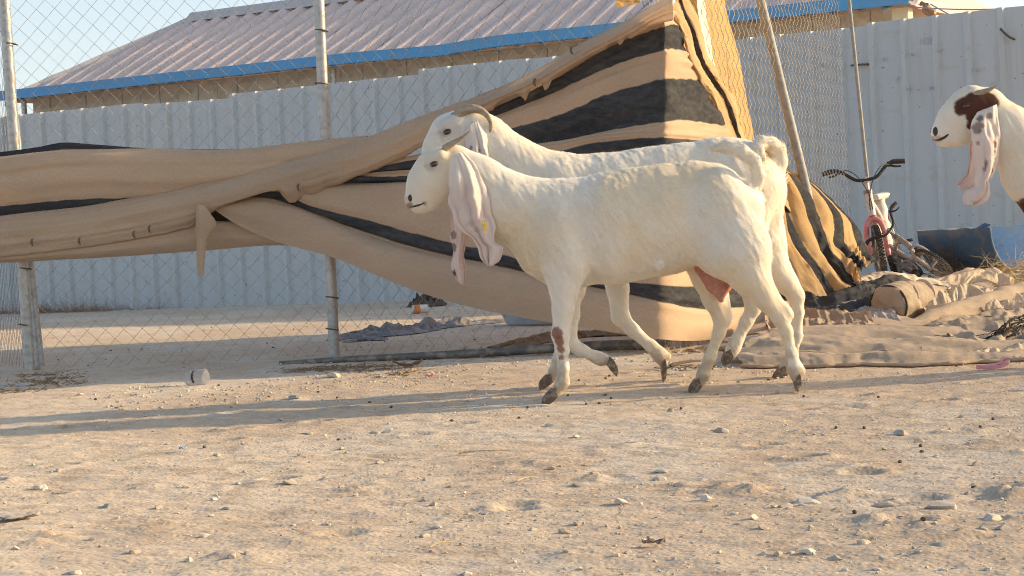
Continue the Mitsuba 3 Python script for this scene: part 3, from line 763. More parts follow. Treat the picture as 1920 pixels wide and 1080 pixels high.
# 5: the heap of cloths on the sand, each piece a thing
def heap(name, label, rows, mat, nu=90, sub=8, bulge=0.0, wr=((0.03, 6, 1.2), (0.012, 20, 3)), seed=0, cat_='cloth', floor=True, edge=None):
    k = thing(name, label, cat_)
    m, uv = sheet([[at(*q) for q in r] for r in rows], nu, sub, bulge=bulge, wrinkle=[(a * 0.62, b * 1.25, c * 1.15) for a, b, c in wr], seed=seed, floor=floor, edge=edge, crease=True)
    put('cloth_face', m, mat, k, smooth=55, uv=None) if False else put('cloth_face', m, mat, k, smooth=True, uv=uv)
    h = m[0][-nu:]
    put('hem', tube(h[::2] + [0, 0, 0.004], 0.0065, 6), mat, k, smooth=True, uv=np.zeros((len(h[::2]) * 6 + 2, 2)))
    return k
def ragged(V, uu, vv):
    V = V.copy()
    w = sstep(2.6, 4.0, vv) + sstep(0.10, 0.0, uu)
    V[..., 1] += w * (0.30 * fbm2(uu * 6, vv * 0.4, 1.0, 4, 51))
    V[..., 0] += sstep(0.12, 0.0, uu) * 0.5 * fbm2(vv, uu, 1.3, 3, 52)
    V[..., 2] -= 0.03 * sstep(3.4, 4.0, vv)
    return V
heap('ground_cloth', 'wide dusty tan cloth spread crumpled at the front of the cloth heap',
     [[(1395, 606, 9.2), (1500, 600, 9.3), (1620, 596, 9.4), (1750, 606, 9.2), (1920, 600, 9.2), (2080, 590, 9.2)], [(1390, 630, 8.5), (1500, 620, 8.6), (1620, 620, 8.6), (1750, 622, 8.5), (1920, 622, 8.5), (2080, 615, 8.5)],
      [(1385, 650, 8.0), (1500, 638, 8.05), (1620, 636, 8.05), (1750, 640, 7.95), (1920, 642, 7.95), (2080, 635, 8.0)], [(1390, 668, 7.6), (1500, 660, 7.55), (1620, 664, 7.45), (1750, 664, 7.4), (1920, 664, 7.4), (2080, 655, 7.5)],
      [(1405, 684, 7.2), (1500, 684, 7.15), (1620, 690, 7.0), (1750, 690, 6.95), (1850, 684, 7.0), (1960, 690, 6.95), (2080, 680, 7.0)]],
     'heap_cloth', 170, 14, bulge=[0.02, 0.03, 0.03, 0.02], wr=((0.03, 2.5, 1.1), (0.018, 4, 5), (0.008, 14, 14)), seed=21, edge=ragged)
heap('ground_cloth', 'low grey brown crumpled cloth between the slumped drape and the rolled bundle',
     [[(1470, 590, 9.9), (1560, 580, 10.1), (1650, 575, 10.2), (1700, 590, 9.9)], [(1470, 604, 9.4), (1560, 598, 9.5), (1650, 594, 9.5), (1720, 605, 9.4)], [(1480, 628, 8.7), (1560, 626, 8.7), (1650, 628, 8.6), (1720, 632, 8.5)]],
     'heap_cloth', 80, 12, bulge=[0.04, 0.03], wr=((0.05, 3, 2.0), (0.02, 6, 6)), seed=22)
heap('ground_cloth', 'brown folded cloth half buried beside the hind legs of the second goat',
     [[(1440, 606, 9.1), (1500, 598, 9.3), (1570, 600, 9.2), (1620, 604, 9.1)], [(1436, 620, 8.75), (1500, 612, 8.85), (1570, 614, 8.8), (1640, 616, 8.75)], [(1445, 636, 8.35), (1510, 632, 8.4), (1575, 630, 8.4), (1640, 630, 8.4)]],
     'heap_dark', 70, 9, bulge=[0.05, 0.04], wr=((0.05, 4, 1.8), (0.03, 8, 4)), seed=31)
heap('ground_cloth', 'grey cloth fold poking out left of the rolled bundle',
     [[(1575, 588, 9.55), (1620, 580, 9.7), (1665, 590, 9.5)], [(1570, 602, 9.2), (1620, 594, 9.3), (1680, 602, 9.15)], [(1585, 614, 8.9), (1625, 612, 8.95), (1690, 618, 8.8)]],
     'heap_grey', 60, 9, bulge=[0.05, 0.03], wr=((0.04, 3, 1.8), (0.02, 8, 4)), seed=32)
dh = thing('tucked_hem', 'dark folded hem of cloth tucked under the foot of the slumped drape', 'cloth')
m, uv = sheet([[at(1506, 560, 9.8), at(1540, 566, 9.7), at(1590, 556, 9.75), at(1648, 538, 10.0)], [at(1510, 580, 9.5), at(1545, 582, 9.45), at(1595, 572, 9.5), at(1655, 556, 9.7)], [at(1520, 598, 9.25), at(1550, 598, 9.2), at(1600, 590, 9.25), at(1655, 572, 9.5)]], 60, 10, bulge=[0.05, 0.02], wrinkle=[(0.03, 4, 2), (0.012, 9, 6)], seed=33, floor=True, crease=True)
put(dh, m, 'heap_black', smooth=True, uv=uv)
# rolled bundle with an open end
rb = thing('rolled_cloth', 'stubby rolled tan cloth bundle with a dark bound end amid the heap', 'cloth')
c0, c1 = at(1662, 575, 9.3), at(1765, 562, 9.75)
ax = (c1 - c0); Lr = np.linalg.norm(ax); ax /= Lr
sv = np.cross(ax, [0, 0, 1.0]); sv /= np.linalg.norm(sv); uvv = np.cross(sv, ax)
tl_ = np.linspace(0, 1, 60)
V, F = tube(c0 + ax * (Lr * tl_)[:, None] + np.array([0, 0, 1.0]) * (0.012 * np.sin(tl_ * 5))[:, None], 0.098 * np.interp(tl_, [0, 0.015, 0.05, 0.12, 0.6, 1], [0.55, 0.85, 1.0, 1.05, 1.0, 0.8]), 40)
N = vnormals(V, F)
V = V + N * (0.016 * 2 * (meshkit.fbm(V * [5, 26, 26], 3, 8) - 0.5) + 0.008 * (meshkit.fbm(V * 40, 3, 9) - 0.5))[:, None]
V = np.stack([V[:, 0], V[:, 1], np.maximum(V[:, 2], 0.012)], 1)
put('roll', (V, F), 'heap_cloth', rb, smooth=True, uv=np.zeros((len(V), 2)))
for q_ in (0.25, 0.55):
    ang = np.linspace(0.3, 2.6, 24)
    put('fold', tube(c0 + ax * (Lr * q_ + 0.10 * np.linspace(0, 1, 24))[:, None] + sv * (0.105 * np.cos(ang))[:, None] + uvv * (0.103 * np.sin(ang))[:, None], 0.014 * np.sin(np.linspace(0.1, 3.0, 24)), 8), 'heap_tan', rb, smooth=True)
aa = np.linspace(0, 2 * np.pi, 40)
put('binding', tube(c0 + ax * 0.02 + sv * (0.100 * np.cos(aa))[:, None] + uvv * (0.100 * np.sin(aa))[:, None], 0.0055, 6), 'black_net', rb, smooth=True)
heap('striped_bundle', 'folded pale cloth with black bands lying on top of the heap below the pink bicycle',
     [[(1585, 545, 10.4), (1620, 526, 10.7), (1660, 516, 10.8), (1700, 520, 10.8), (1760, 532, 10.8), (1800, 544, 10.7)], [(1590, 542, 10.2), (1624, 524, 10.4), (1664, 515, 10.5), (1705, 525, 10.5), (1760, 530, 10.5), (1805, 545, 10.4)],
      [(1598, 540, 10.0), (1630, 530, 10.1), (1670, 524, 10.2), (1715, 532, 10.2), (1765, 545, 10.1), (1800, 553, 10.0)], [(1612, 550, 9.85), (1640, 548, 9.9), (1680, 535, 9.95), (1715, 545, 10.0), (1760, 552, 9.95), (1795, 560, 9.9)], [(1625, 566, 9.7), (1655, 563, 9.75), (1690, 552, 9.8), (1720, 556, 9.85), (1760, 560, 9.85), (1795, 566, 9.8)]],
     'heap_stripe', 90, 10, bulge=[0.015, 0.02, 0.03, 0.02], wr=((0.03, 4, 1.5), (0.012, 12, 3)), seed=24)
heap('folded_cloth', 'tan cloth folded over into a hollow beside the blue barrel',
     [[(1755, 538, 11.0), (1790, 518, 11.2), (1830, 509, 11.3), (1862, 508, 11.3), (1878, 520, 11.2), (1900, 534, 11.0)], [(1752, 542, 10.8), (1788, 524, 11.0), (1826, 512, 11.05), (1858, 510, 11.05), (1876, 522, 10.9), (1896, 528, 10.8)],
      [(1756, 542, 10.6), (1790, 526, 10.7), (1820, 520, 10.8), (1842, 516, 11.0), (1868, 522, 10.8), (1896, 534, 10.6)], [(1765, 552, 10.3), (1796, 538, 10.35), (1815, 538, 10.4), (1846, 530, 10.4), (1870, 534, 10.4), (1890, 541, 10.3)]],
     'heap_tan', 70, 9, bulge=[0.02, 0.02, 0.04], wr=((0.03, 4, 1.5), (0.012, 10, 3)), seed=25)
heap('crumpled_cloth', 'bunched cream cloth crumpled against the rolled bundle',
     [[(1722, 562, 9.95), (1760, 550, 10.05), (1800, 545, 10.15), (1850, 552, 10.05), (1930, 556, 9.95)], [(1728, 566, 9.7), (1764, 556, 9.8), (1800, 548, 9.9), (1850, 556, 9.8), (1930, 560, 9.7)], [(1732, 582, 9.4), (1770, 578, 9.4), (1800, 570, 9.5), (1850, 570, 9.5), (1930, 575, 9.4)], [(1740, 596, 9.15), (1775, 594, 9.15), (1805, 588, 9.25), (1850, 584, 9.3), (1930, 588, 9.2)]],
     'heap_tan', 110, 10, bulge=[0.03, 0.05, 0.03], wr=((0.035, 7, 1.3), (0.012, 20, 3)), seed=26)
rl = thing('rolled_cloth', 'long loose roll of grey brown cloth reaching to the right edge', 'cloth')
q = curve([at(1700, 612, 8.95), at(1750, 600, 9.1), at(1810, 583, 9.3), at(1870, 566, 9.5), at(1930, 552, 9.7), at(2020, 532, 9.9)], 70)
V, F = tube(q, 0.056 * np.interp(np.linspace(0, 1, 70), [0, 0.08, 0.3, 0.8, 1], [0.4, 0.8, 1.0, 1.15, 0.8]), 28)
N = vnormals(V, F)
V = V + N * (0.022 * (meshkit.fbm(V * [9, 9, 26], 4, 5) - 0.5) * 2)[:, None]
V[:, 2] = np.maximum(V[:, 2], 0.012)
put(rl, (V, F), 'heap_cloth', smooth=True, uv=np.zeros((len(V), 2)))
heap('ground_cloth', 'dusty brown cloth lying flat in ripples at the right edge of the heap',
     [[(1735, 618, 8.85), (1800, 606, 8.95), (1870, 590, 9.15), (1950, 578, 9.3), (2080, 570, 9.3)], [(1745, 626, 8.55), (1800, 618, 8.6), (1870, 610, 8.7), (1950, 600, 8.8), (2080, 590, 8.8)], [(1770, 640, 8.1), (1830, 632, 8.2), (1880, 628, 8.2), (1950, 620, 8.3), (2080, 610, 8.3)], [(1800, 655, 7.75), (1850, 652, 7.75), (1900, 648, 7.8), (1960, 642, 7.85), (2080, 630, 7.9)]],
     'heap_cloth', 100, 10, bulge=[0.03, 0.05, 0.03], wr=((0.05, 4, 2.2), (0.018, 9, 6)), seed=27)
heap('ground_cloth', 'pale cloth flap at the lower right of the heap in front of the netting',
     [[(1815, 672, 7.5), (1850, 662, 7.6), (1900, 650, 7.7), (1960, 640, 7.8), (2060, 632, 7.8)], [(1825, 684, 7.15), (1860, 680, 7.2), (1900, 674, 7.25), (1960, 668, 7.3), (2060, 660, 7.35)], [(1850, 690, 6.98), (1880, 690, 6.98), (1910, 690, 6.95), (1960, 686, 7.0), (2060, 680, 7.0)]],
     'heap_tan', 80, 9, bulge=[0.03, 0.02], wr=((0.03, 7, 1.6), (0.016, 20, 4)), seed=28)
bn = thing('netting', 'tangle of black netting and cord at the right edge of the cloth heap', 'netting')
parts = []
for i in range(46):
    x0, y0 = rng.uniform(1868, 1900), rng.uniform(615, 650)
    pts = [at(x0 - rng.uniform(10, 60), y0 + rng.uniform(6, 26), 7.95), at(x0, y0, 7.95 + rng.uniform(-.1, .1)), at(x0 + 30, y0 - rng.uniform(0, 25), 8.05), at(x0 + 90, y0 - rng.uniform(0, 30) + 8, 8.05)]
    parts.append(tube(curve(pts, 18) + rng.normal(0, 0.004, (18, 3)), rng.uniform(0.0012, 0.0032), 5))
put(bn, cat(parts), 'black_net', smooth=True)

# ------------------------------------------------------------------ goats
class Field:
    """A distance field on a grid: tapered capsules blended into one skin, then polygonised (surface nets)."""
    def __init__(self, lo, hi, h):
        self.lo, self.h = np.asarray(lo, float), h
        self.n = np.ceil((np.asarray(hi) - self.lo) / h).astype(int) + 1
        self.f = np.full(self.n, 0.25, np.float32)

    def cone(self, a, b, ra, rb, lat=1.0, k=0.02):
        """Tapered capsule a-b; lat: its width across (y) as a share of its radius."""
        a, b = np.asarray(a, float), np.asarray(b, float)
        m = max(ra, rb) + 0.07 + k
        i0 = np.clip(np.floor((np.minimum(a, b) - m - self.lo) / self.h).astype(int), 0, self.n)
        i1 = np.clip(np.ceil((np.maximum(a, b) + m - self.lo) / self.h).astype(int) + 1, 0, self.n)
        ax = [self.lo[c] + self.h * np.arange(i0[c], i1[c]) for c in range(3)]
        X, Y, Z = np.meshgrid(*ax, indexing='ij', sparse=True)
        d = b - a
        dy = d[1] / lat
        L = d[0] ** 2 + dy ** 2 + d[2] ** 2 + 1e-12
        px, py, pz = X - a[0], (Y - a[1]) / lat, Z - a[2]
        t = np.clip((px * d[0] + py * dy + pz * d[2]) / L, 0, 1)
        q = np.sqrt((px - t * d[0]) ** 2 + (py - t * dy) ** 2 + (pz - t * d[2]) ** 2) - (ra + (rb - ra) * t)
        q = q * min(1.0, lat ** 0.5)
        s = tuple(slice(i0[c], i1[c]) for c in range(3))
        o = self.f[s]
        e = np.maximum(k - np.abs(o - q), 0) / k
        self.f[s] = np.minimum(o, q) - e * e * k * 0.25

    def mesh(self):
        f, n = self.f, self.n
        corners = [(i, j, k) for i in (0, 1) for j in (0, 1) for k in (0, 1)]
        S = [f[i:n[0] - 1 + i, j:n[1] - 1 + j, k:n[2] - 1 + k] for i, j, k in corners]
        neg = sum((s < 0).astype(np.int8) for s in S)
        act = np.argwhere((neg > 0) & (neg < 8))
        C = np.stack([s[act[:, 0], act[:, 1], act[:, 2]] for s in S], 1)
        P, c = np.zeros((len(act), 3)), np.zeros(len(act))
        for a in range(8):
            for b in range(a + 1, 8):
                if sum(abs(x - y) for x, y in zip(corners[a], corners[b])) == 1:
                    m = (C[:, a] < 0) != (C[:, b] < 0)
                    t = np.where(m, C[:, a] / np.where(m, C[:, a] - C[:, b], 1), 0)
                    pa, pb = np.array(corners[a], float), np.array(corners[b], float)
                    P += np.where(m[:, None], pa + t[:, None] * (pb - pa), 0)
                    c += m
        V = self.lo + self.h * (act + P / c[:, None])
        idx = np.full(n, -1, np.int32)
        idx[act[:, 0], act[:, 1], act[:, 2]] = np.arange(len(act))
        F = []
        for ax, (u, v) in enumerate(((1, 2), (2, 0), (0, 1))):
            sl0 = [slice(1, m - 1) for m in n]; sl1 = list(sl0)
            sl0[ax] = slice(0, n[ax] - 1); sl1[ax] = slice(1, n[ax])
            A, B = f[tuple(sl0)] < 0, f[tuple(sl1)] < 0
            w = np.argwhere(A != B)
            flip = A[tuple(w.T)]
            w = w + [1 if q != ax else 0 for q in range(3)]
            du, dv = np.eye(3, dtype=int)[u], np.eye(3, dtype=int)[v]
            q = np.stack([idx[tuple((w - o).T)] for o in (du + dv, dv, 0 * du, du)], 1)
            q[~flip] = q[~flip][:, ::-1]
            F.append(q)
        F = np.vstack(F)
        F = F[(F >= 0).all(1)]
        return V, np.vstack([F[:, [0, 1, 2]], F[:, [0, 2, 3]]])


def smooth_mesh(V, F, it=2):
    import scipy.sparse as sp
    n = len(V)
    e = np.vstack([F[:, [0, 1]], F[:, [1, 2]], F[:, [2, 0]]])
    A = sp.coo_matrix((np.ones(2 * len(e)), (np.r_[e[:, 0], e[:, 1]], np.r_[e[:, 1], e[:, 0]])), (n, n)).tocsr()
    A.data[:] = 1
    d = np.asarray(A.sum(1)).ravel()
    for _ in range(it):
        for lam in (0.5, -0.52):
            V = V + lam * ((A @ V) / d[:, None] - V)
    return V


scene['mat_goat_hair'] = two({'type': 'principled', 'base_color': {'type': 'mesh_attribute', 'name': 'vertex_color'}, 'roughness': 0.75, 'specular': 0.25, 'sheen': 0.4})
scene['mat_goat_skin'] = {'type': 'principledthin', 'base_color': {'type': 'mesh_attribute', 'name': 'vertex_color'}, 'roughness': 0.7, 'spec_trans': 0.0, 'diff_trans': 0.35, 'eta': 1.4}
paint('horn', (0.36, 0.29, 0.21), 0.5, 0.4, var=0.25, freq=30, dirt=(0.20, 0.16, 0.12), dirt_amt=0.5)
paint('hoof', (0.13, 0.095, 0.07), 0.6, 0.3, var=0.3, freq=40, dirt=(0.34, 0.27, 0.19), dirt_amt=0.6)
paint('dark_skin', (0.05, 0.035, 0.032), 0.5, 0.4)
paint('udder_skin', (0.40, 0.17, 0.13), 0.6, 0.4, var=0.2, freq=30, dirt=(0.50, 0.32, 0.26), dirt_amt=0.5)
paint('eye_amber', (0.10, 0.066, 0.035), 0.12, 0.6, coat=1.0)
paint('eye_pupil', (0.012, 0.01, 0.01), 0.1, 0.6, coat=1.0)
paint('tag_yellow', (0.80, 0.52, 0.03), 0.4, 0.4)


def hoof_mesh(ankle, toe, w=0.029):
    """Two claws side by side, pointing from the pastern towards the toe."""
    a, t = np.asarray(ankle, float), np.asarray(toe, float)
    d = t - a; L = np.linalg.norm(d); d /= L
    fwd = np.array([d[0], 0, d[2]])
    lat = np.array([0, 1.0, 0])
    up = np.cross(lat, d); up /= np.linalg.norm(up)
    if up[2] < 0:
        up = -up
    up = up * 0.45 + np.array([0, 0, 0.55])
    claws = []
    for s in (-1, 1):
        P = []
        for f, hw, hh, dn in ((0.0, 0.62, 0.60, 0.55), (0.4, 0.70, 0.62, 0.74), (0.78, 0.58, 0.30, 0.76), (0.95, 0.34, -0.02, 0.74)):
            c = a + d * L * f + lat * s * w * (0.52 + 0.12 * f)
            for y in (-0.5, 0.5):
                P += [c + lat * y * w * hw * 1.5 + up * w * hh, c + lat * y * w * hw * 1.7 - up * w * dn]
        claws.append(hull(P))
    V, F = cat(claws)
    return V, F


class Goat:
    def __init__(self, key, Y, h=0.0052):
        self.key, self.Y, self.m, self.h = key, Y, Y / FOCAL, h
        self.prims, self.hooves, self.spots = [], [], []

    def p(self, x, y, dy=0.0):
        return at(x, y, self.Y + dy)

    def chain(self, pts, lat=1.0, k=0.02):
        """pts: (x, y, dy, r) with r in pixels at this goat's distance"""
        for a, b in zip(pts[:-1], pts[1:]):
            self.prims.append((self.p(*a[:3]), self.p(*b[:3]), a[3] * self.m, b[3] * self.m, lat, k))

    def leg(self, pts, toe, k=0.018, lat=1.0):
        self.chain([(x, y, dy, r * (0.83 if r < 20 else 0.93)) for x, y, dy, r in pts], lat, k)
        self.hooves.append((self.p(*pts[-1][:3]), self.p(*toe)))

    def build(self, color, hair=42000, flow_seed=0, tail=None, tail_hair=5000):
        P = self.prims
        lo = np.min([np.minimum(q[0] - q[2], q[1] - q[3]) for q in P], 0) - 0.03
        hi = np.max([np.maximum(q[0] + q[2], q[1] + q[3]) for q in P], 0) + 0.03
        F_ = Field(lo, hi, self.h)
        for q in P:
            F_.cone(*q)
        V, F = F_.mesh()
        V = smooth_mesh(V, F, 3)
        N = vnormals(V, F)
        body = (V[:, 2] > 0.42).astype(float)
        # coat: locks combed down and back, the hide's slight unevenness
        s = V[:, 0] + 0.45 * V[:, 2]
        lock = meshkit.fbm(np.stack([s * 85, V[:, 1] * 60, V[:, 2] * 16 - V[:, 0] * 9], -1), 3, flow_seed) - 0.5
        lump = meshkit.fbm(V * 14, 3, flow_seed + 2) - 0.5
        tuft = meshkit.fbm(np.stack([s * 34, V[:, 1] * 26, V[:, 2] * 11 - V[:, 0] * 7], -1), 3, flow_seed + 4) - 0.5
        face = sstep(0.20, 0.12, np.linalg.norm(V - self.head_at, axis=1))
        V = V + N * ((0.0048 * lock + 0.0042 * tuft * body) * (1 - 0.8 * face) + 0.0035 * lump * (0.35 + 0.65 * body))[:, None]
        N = vnormals(V, F)
        self.V, self.F, self.N = V, F, N
        self.tree = cKDTree(V)
        col = color(V, self)
        self.col = col
        put('body', (V, F), 'goat_hair', self.key, smooth=True, color=col)
        # short hair standing off the skin
        A = np.linalg.norm(np.cross(V[F[:, 1]] - V[F[:, 0]], V[F[:, 2]] - V[F[:, 0]]), axis=1)
        r = np.random.default_rng(31 + flow_seed)
        fi = r.choice(len(F), hair, p=A / A.sum())
        b = r.dirichlet((1, 1, 1), hair)
        p = (V[F[fi]] * b[:, :, None]).sum(1)
        n = (N[F[fi]] * b[:, :, None]).sum(1)
        c = (col[F[fi]] * b[:, :, None]).sum(1)
        d = np.array([0.75, 0, -0.75]) + 0.0 * p
        low = p[:, 2] < 0.40
        d[low] = [0.15, 0, -1]
        wig = np.stack([meshkit.noise(p * 11, q) - 0.5 for q in (1, 2, 3)], -1)
        d = d + 0.9 * wig + r.normal(0, 0.16, d.shape)
        d = d - n * (d * n).sum(1, keepdims=True)
        d /= np.linalg.norm(d, axis=1, keepdims=True) + 1e-9
        d = d + n * r.uniform(0.10, 0.36, (hair, 1))
        d /= np.linalg.norm(d, axis=1, keepdims=True)
        L = r.uniform(0.008, 0.019, hair) * np.where(low, 0.55, 1.0)
        head = np.linalg.norm(p - self.head_at, axis=1) < 0.17
        L[head] *= 0.45
        if tail is not None:
            dt, it = cKDTree(tail).query(p)
            on = dt < 0.055
            tg = np.gradient(tail, axis=0); tg /= np.linalg.norm(tg, axis=1, keepdims=True)
            dd = tg[it] + n * 0.35 + r.normal(0, 0.2, d.shape)
            d[on] = (dd / np.linalg.norm(dd, axis=1, keepdims=True))[on]
            L[on] *= 1.25
        w = np.cross(d, n); w /= np.linalg.norm(w, axis=1, keepdims=True) + 1e-9
        hw = 0.0009
        hv = np.stack([p - w * hw - n * .001, p + w * hw - n * .001, p + d * L[:, None]], 1).reshape(-1, 3)
        hn = np.repeat(n, 3, 0) + np.repeat(d, 3, 0) * 0.25
        hn /= np.linalg.norm(hn, axis=1, keepdims=True)
        hc = np.clip(np.repeat(c * r.uniform(0.84, 1.15, (hair, 1)), 3, 0), 0, 0.9)
        put('hair', (hv, np.arange(3 * hair).reshape(-1, 3)), 'goat_hair', self.key, normals=hn, color=hc, kind='stuff')
        for a, t in self.hooves:
            put('hoof', hoof_mesh(a, t), 'hoof', self.key, smooth=30)

    def skin(self, x, y, side=-1):
        """The point of the coat on the near (side -1) or far flank along the sight line through (x, y)."""
        o = self.p(x, y)
        q = self.V[:, [0, 2]]
        d = (q[:, 0] - o[0]) ** 2 + (q[:, 1] - o[2]) ** 2
        c = np.argsort(d)[:60]
        c = c[self.N[c, 1] * side > 0.05] if (self.N[c, 1] * side > 0.05).any() else c
        i = c[np.argmin(d[c])]
        return self.V[i], self.N[i]

    def eye(self, x, y, r=5.2, tilt=0.2, lid=(0.42, 0.36, 0.33)):
        """A dark-rimmed eye with amber iris and slit pupil, on both sides of the head."""
        for side in (-1, 1):
            c, n = self.skin(x, y, side)
            r_ = r * self.m
            Ls = trimesh.creation.icosphere(subdivisions=3, radius=1.0)
            e = put('eye', (np.array(Ls.vertices) * [r_ * 1.15, r_ * 0.8, r_ * 0.95] + c - n * r_ * 0.25, np.array(Ls.faces)), 'eye_amber', self.key, smooth=True)
            up = np.array([0, 0, 1.0]); fw = np.cross(up, n); fw /= np.linalg.norm(fw); up = np.cross(n, fw)
            if fw[0] > 0:
                fw = -fw
            P = c + n * r_ * 0.60
            a = np.linspace(0, 2 * np.pi, 13)[:-1]
            pts = np.vstack([[P + fw * 0.5 * r_ * math.cos(t) + up * 0.22 * r_ * math.sin(t) + n * o for t in a] for o in (-0.22 * r_, 0.0)])
            put('pupil', hull(pts), 'eye_pupil', e)
            for sg, nm in ((1, 'upper_lid'), (-1, 'lower_lid')):
                t = np.linspace(0, np.pi, 15)
                arc = c + n * (r_ * (0.42 + 0.20 * np.sin(t)))[:, None] + fw * (1.35 * r_ * np.cos(t))[:, None] + up * (sg * r_ * (0.72 if sg > 0 else .8) * np.sin(t) + 0.25 * r_ * np.cos(t) * -1)[:, None]
                put(nm, tube(arc, r_ * 0.17 * (0.4 + np.sin(t)), 7), 'dark_skin', e, smooth=True)

    def nose(self, nostril, mouth, r=6.2, thick=0.0032):
        for side in (-1, 1):
            c, n = self.skin(*nostril, side)
            s = trimesh.creation.icosphere(subdivisions=2, radius=1.0)
            R = np.array(s.vertices) * [r * self.m * 0.75, r * self.m * 0.6, r * self.m * 1.15]
            put('nostril', (R + c - n * r * self.m * 0.25, np.array(s.faces)), 'dark_skin', self.key, smooth=True)
            pts = [self.skin(x, y, side) for x, y in mouth]
            line = curve([q - nn * 0.0015 for q, nn in pts], 12)
            put('mouth_line', tube(line, thick * np.sin(np.linspace(0.5, np.pi - 0.4, 12)) + 0.001, 6), 'dark_skin', self.key, smooth=True)


def ear(goat, left, right, dy, label, side, folds=2.2, cup=0.035, color=None, tag=None, seed=0, name='ear'):
    """A long hanging ear: a leaf of skin between its two outlines (pixels), cupped and folded lengthwise, 4 mm thick."""
    n, mcr = 70, 22
    L = curve_p(np.array([goat.p(x, y, dy) for x, y in left]), n)
    R = curve_p(np.array([goat.p(x, y, dy) for x, y in right]), n)
    t = np.linspace(0, 1, n)[:, None]; s = np.linspace(0, 1, mcr)[None, :]
    rag = np.random.default_rng(seed)
    for E_, sg in ((L, -1), (R, 1)):
        E_[:, 0] += sg * 0.006 * np.clip(t[:, 0] * 3, 0, 1) * (meshkit.fbm(np.stack([t[:, 0] * 11, 0 * t[:, 0] + sg, 0 * t[:, 0]], -1), 3, seed + 20) - 0.5) * 2
        E_[:, 2] += 0.004 * (meshkit.fbm(np.stack([t[:, 0] * 14, 0 * t[:, 0] + sg, 0 * t[:, 0]], -1), 2, seed + 22) - 0.5) * 2
    G = L[:, None] + s[..., None] * (R - L)[:, None]
    bul = cup * (1 - (2 * s - 1) ** 2) * (0.4 + 0.6 * np.sin(np.pi * np.clip(t * 0.9 + .1, 0, 1)))
    ph = meshkit.fbm(np.stack([s * 2.2 + 0 * t, t * 2.0 + 0 * s, 0 * s * t + seed], -1), 3, seed)
    fold = 0.010 * np.sin(2 * np.pi * (folds * s + 1.1 * ph)) * np.sin(np.pi * np.clip(s, 0, 1)) ** 0.5 * np.clip(t * 4, 0, 1)
    rim = 0.007 * meshkit.noise(np.stack([t * 9 + 0 * s, 0 * t + np.round(s) * 5, 0 * s * t], -1), seed + 4) * (np.abs(2 * s - 1) ** 6)
    fine = 0.0018 * np.sin(2 * np.pi * (3.1 * folds * s + 2.0 * ph)) * np.sin(np.pi * s) ** 0.5 + 0.008 * (meshkit.fbm(np.stack([s * 4 + 0 * t, t * 5 + 0 * s, 0 * s * t + seed], -1), 3, seed + 9) - 0.5) * 2
    off = side * (bul + 1.0 * fold + fine + rim)
    G[..., 1] += off
    V = G.reshape(-1, 3); F = grid_faces(n, mcr); N = vnormals(V, F)
    if (N[:, 1] * side).mean() < 0:
        F = F[:, ::-1]; N = -N
    th = 0.0022
    # rounded rim: thin towards the edge
    e = (th * (0.35 + 0.65 * np.sin(np.pi * s) ** 0.5) + 0 * t).reshape(-1, 1)
    Vt, Vb = V + N * e, V - N * e
    nV = len(V)
    ring = np.r_[np.arange(mcr), np.arange(1, n) * mcr + mcr - 1, (n - 1) * mcr + np.arange(mcr - 2, -1, -1), np.arange(n - 2, 0, -1) * mcr]
    r2 = np.roll(ring, -1)
    W = np.vstack([np.stack([ring, r2, r2 + nV], 1), np.stack([ring, r2 + nV, ring + nV], 1)])
    W = W if True else W[:, ::-1]
    VV, FF = np.vstack([Vt, Vb]), np.vstack([F, F[:, ::-1] + nV, W])
    c = color(VV, np.tile(np.repeat(t, mcr, 1).ravel(), 2), np.tile(np.repeat(s, n, 0).ravel(), 2))
    key = put(name, (VV, FF), 'goat_skin', goat.key, smooth=True, color=c, label=label)
    if tag:
        x, y = tag
        i = np.argmin(((V[:, [0, 2]] - goat.p(x, y)[[0, 2]]) ** 2).sum(1))
        c0, nn = V[i], N[i]
        R_ = frame(np.cross(nn, [0, 0, 1.0]), nn)
        put('ear_tag', xf(box((0.016, 0.032, 0.003), ch=0.0012), np.stack([np.cross(nn, [0, 0, 1]) / np.linalg.norm(np.cross(nn, [0, 0, 1])), np.cross(nn, np.cross([0, 0, 1], nn)) * -1, nn], 1), c0 + nn * 0.004), 'tag_yellow', key, label='yellow ear tag')
        put('tag_stud', tube([c0 - nn * .004, c0 + nn * 0.009], 0.004, 10), 'tag_yellow', key, smooth=40)
    return key


WHITE = np.array([0.715, 0.675, 0.60])


def coat(V, g, seed=0, warm=0.5):
    """White coat with cream and yellowed patches, dusty feet."""
    a = meshkit.fbm(V * [5, 5, 4], 3, seed)[:, None]
    b = meshkit.fbm(np.stack([(V[:, 0] + 0.5 * V[:, 2]) * 40, V[:, 1] * 30, V[:, 2] * 9], -1), 3, seed + 5)[:, None]
    c = WHITE * (0.89 + 0.20 * b)
    c = c + (np.array([0.70, 0.595, 0.43]) - c) * min(1, warm * 1.3) * sstep(0.40, 0.66, a)
    dirt = meshkit.fbm(V * 34, 3, seed + 9)[:, None]
    foot = sstep(0.20, 0.03, V[:, 2])[:, None]
    c = c + (np.array([0.42, 0.33, 0.235]) - c) * np.clip(sstep(0.42, 0.62, dirt * 0.75 + 0.30 * foot), 0, 1) * foot ** 0.5 * 0.8
    return c


def patch(c, V, center, r, color, amt=1.0, noise_=0.35, seed=0, scale=None):
    """A marking: hair or skin of another colour round a point, with a ragged edge."""
    d = V - center
    if scale is not None:
        d = d / scale
    e = np.linalg.norm(d, axis=1) / r + noise_ * 2 * (meshkit.fbm(V * 45, 3, seed) - 0.5)
    m = (amt * (1 - sstep(0.85, 1.1, e)))[:, None]
    return c + (np.asarray(color) - c) * m


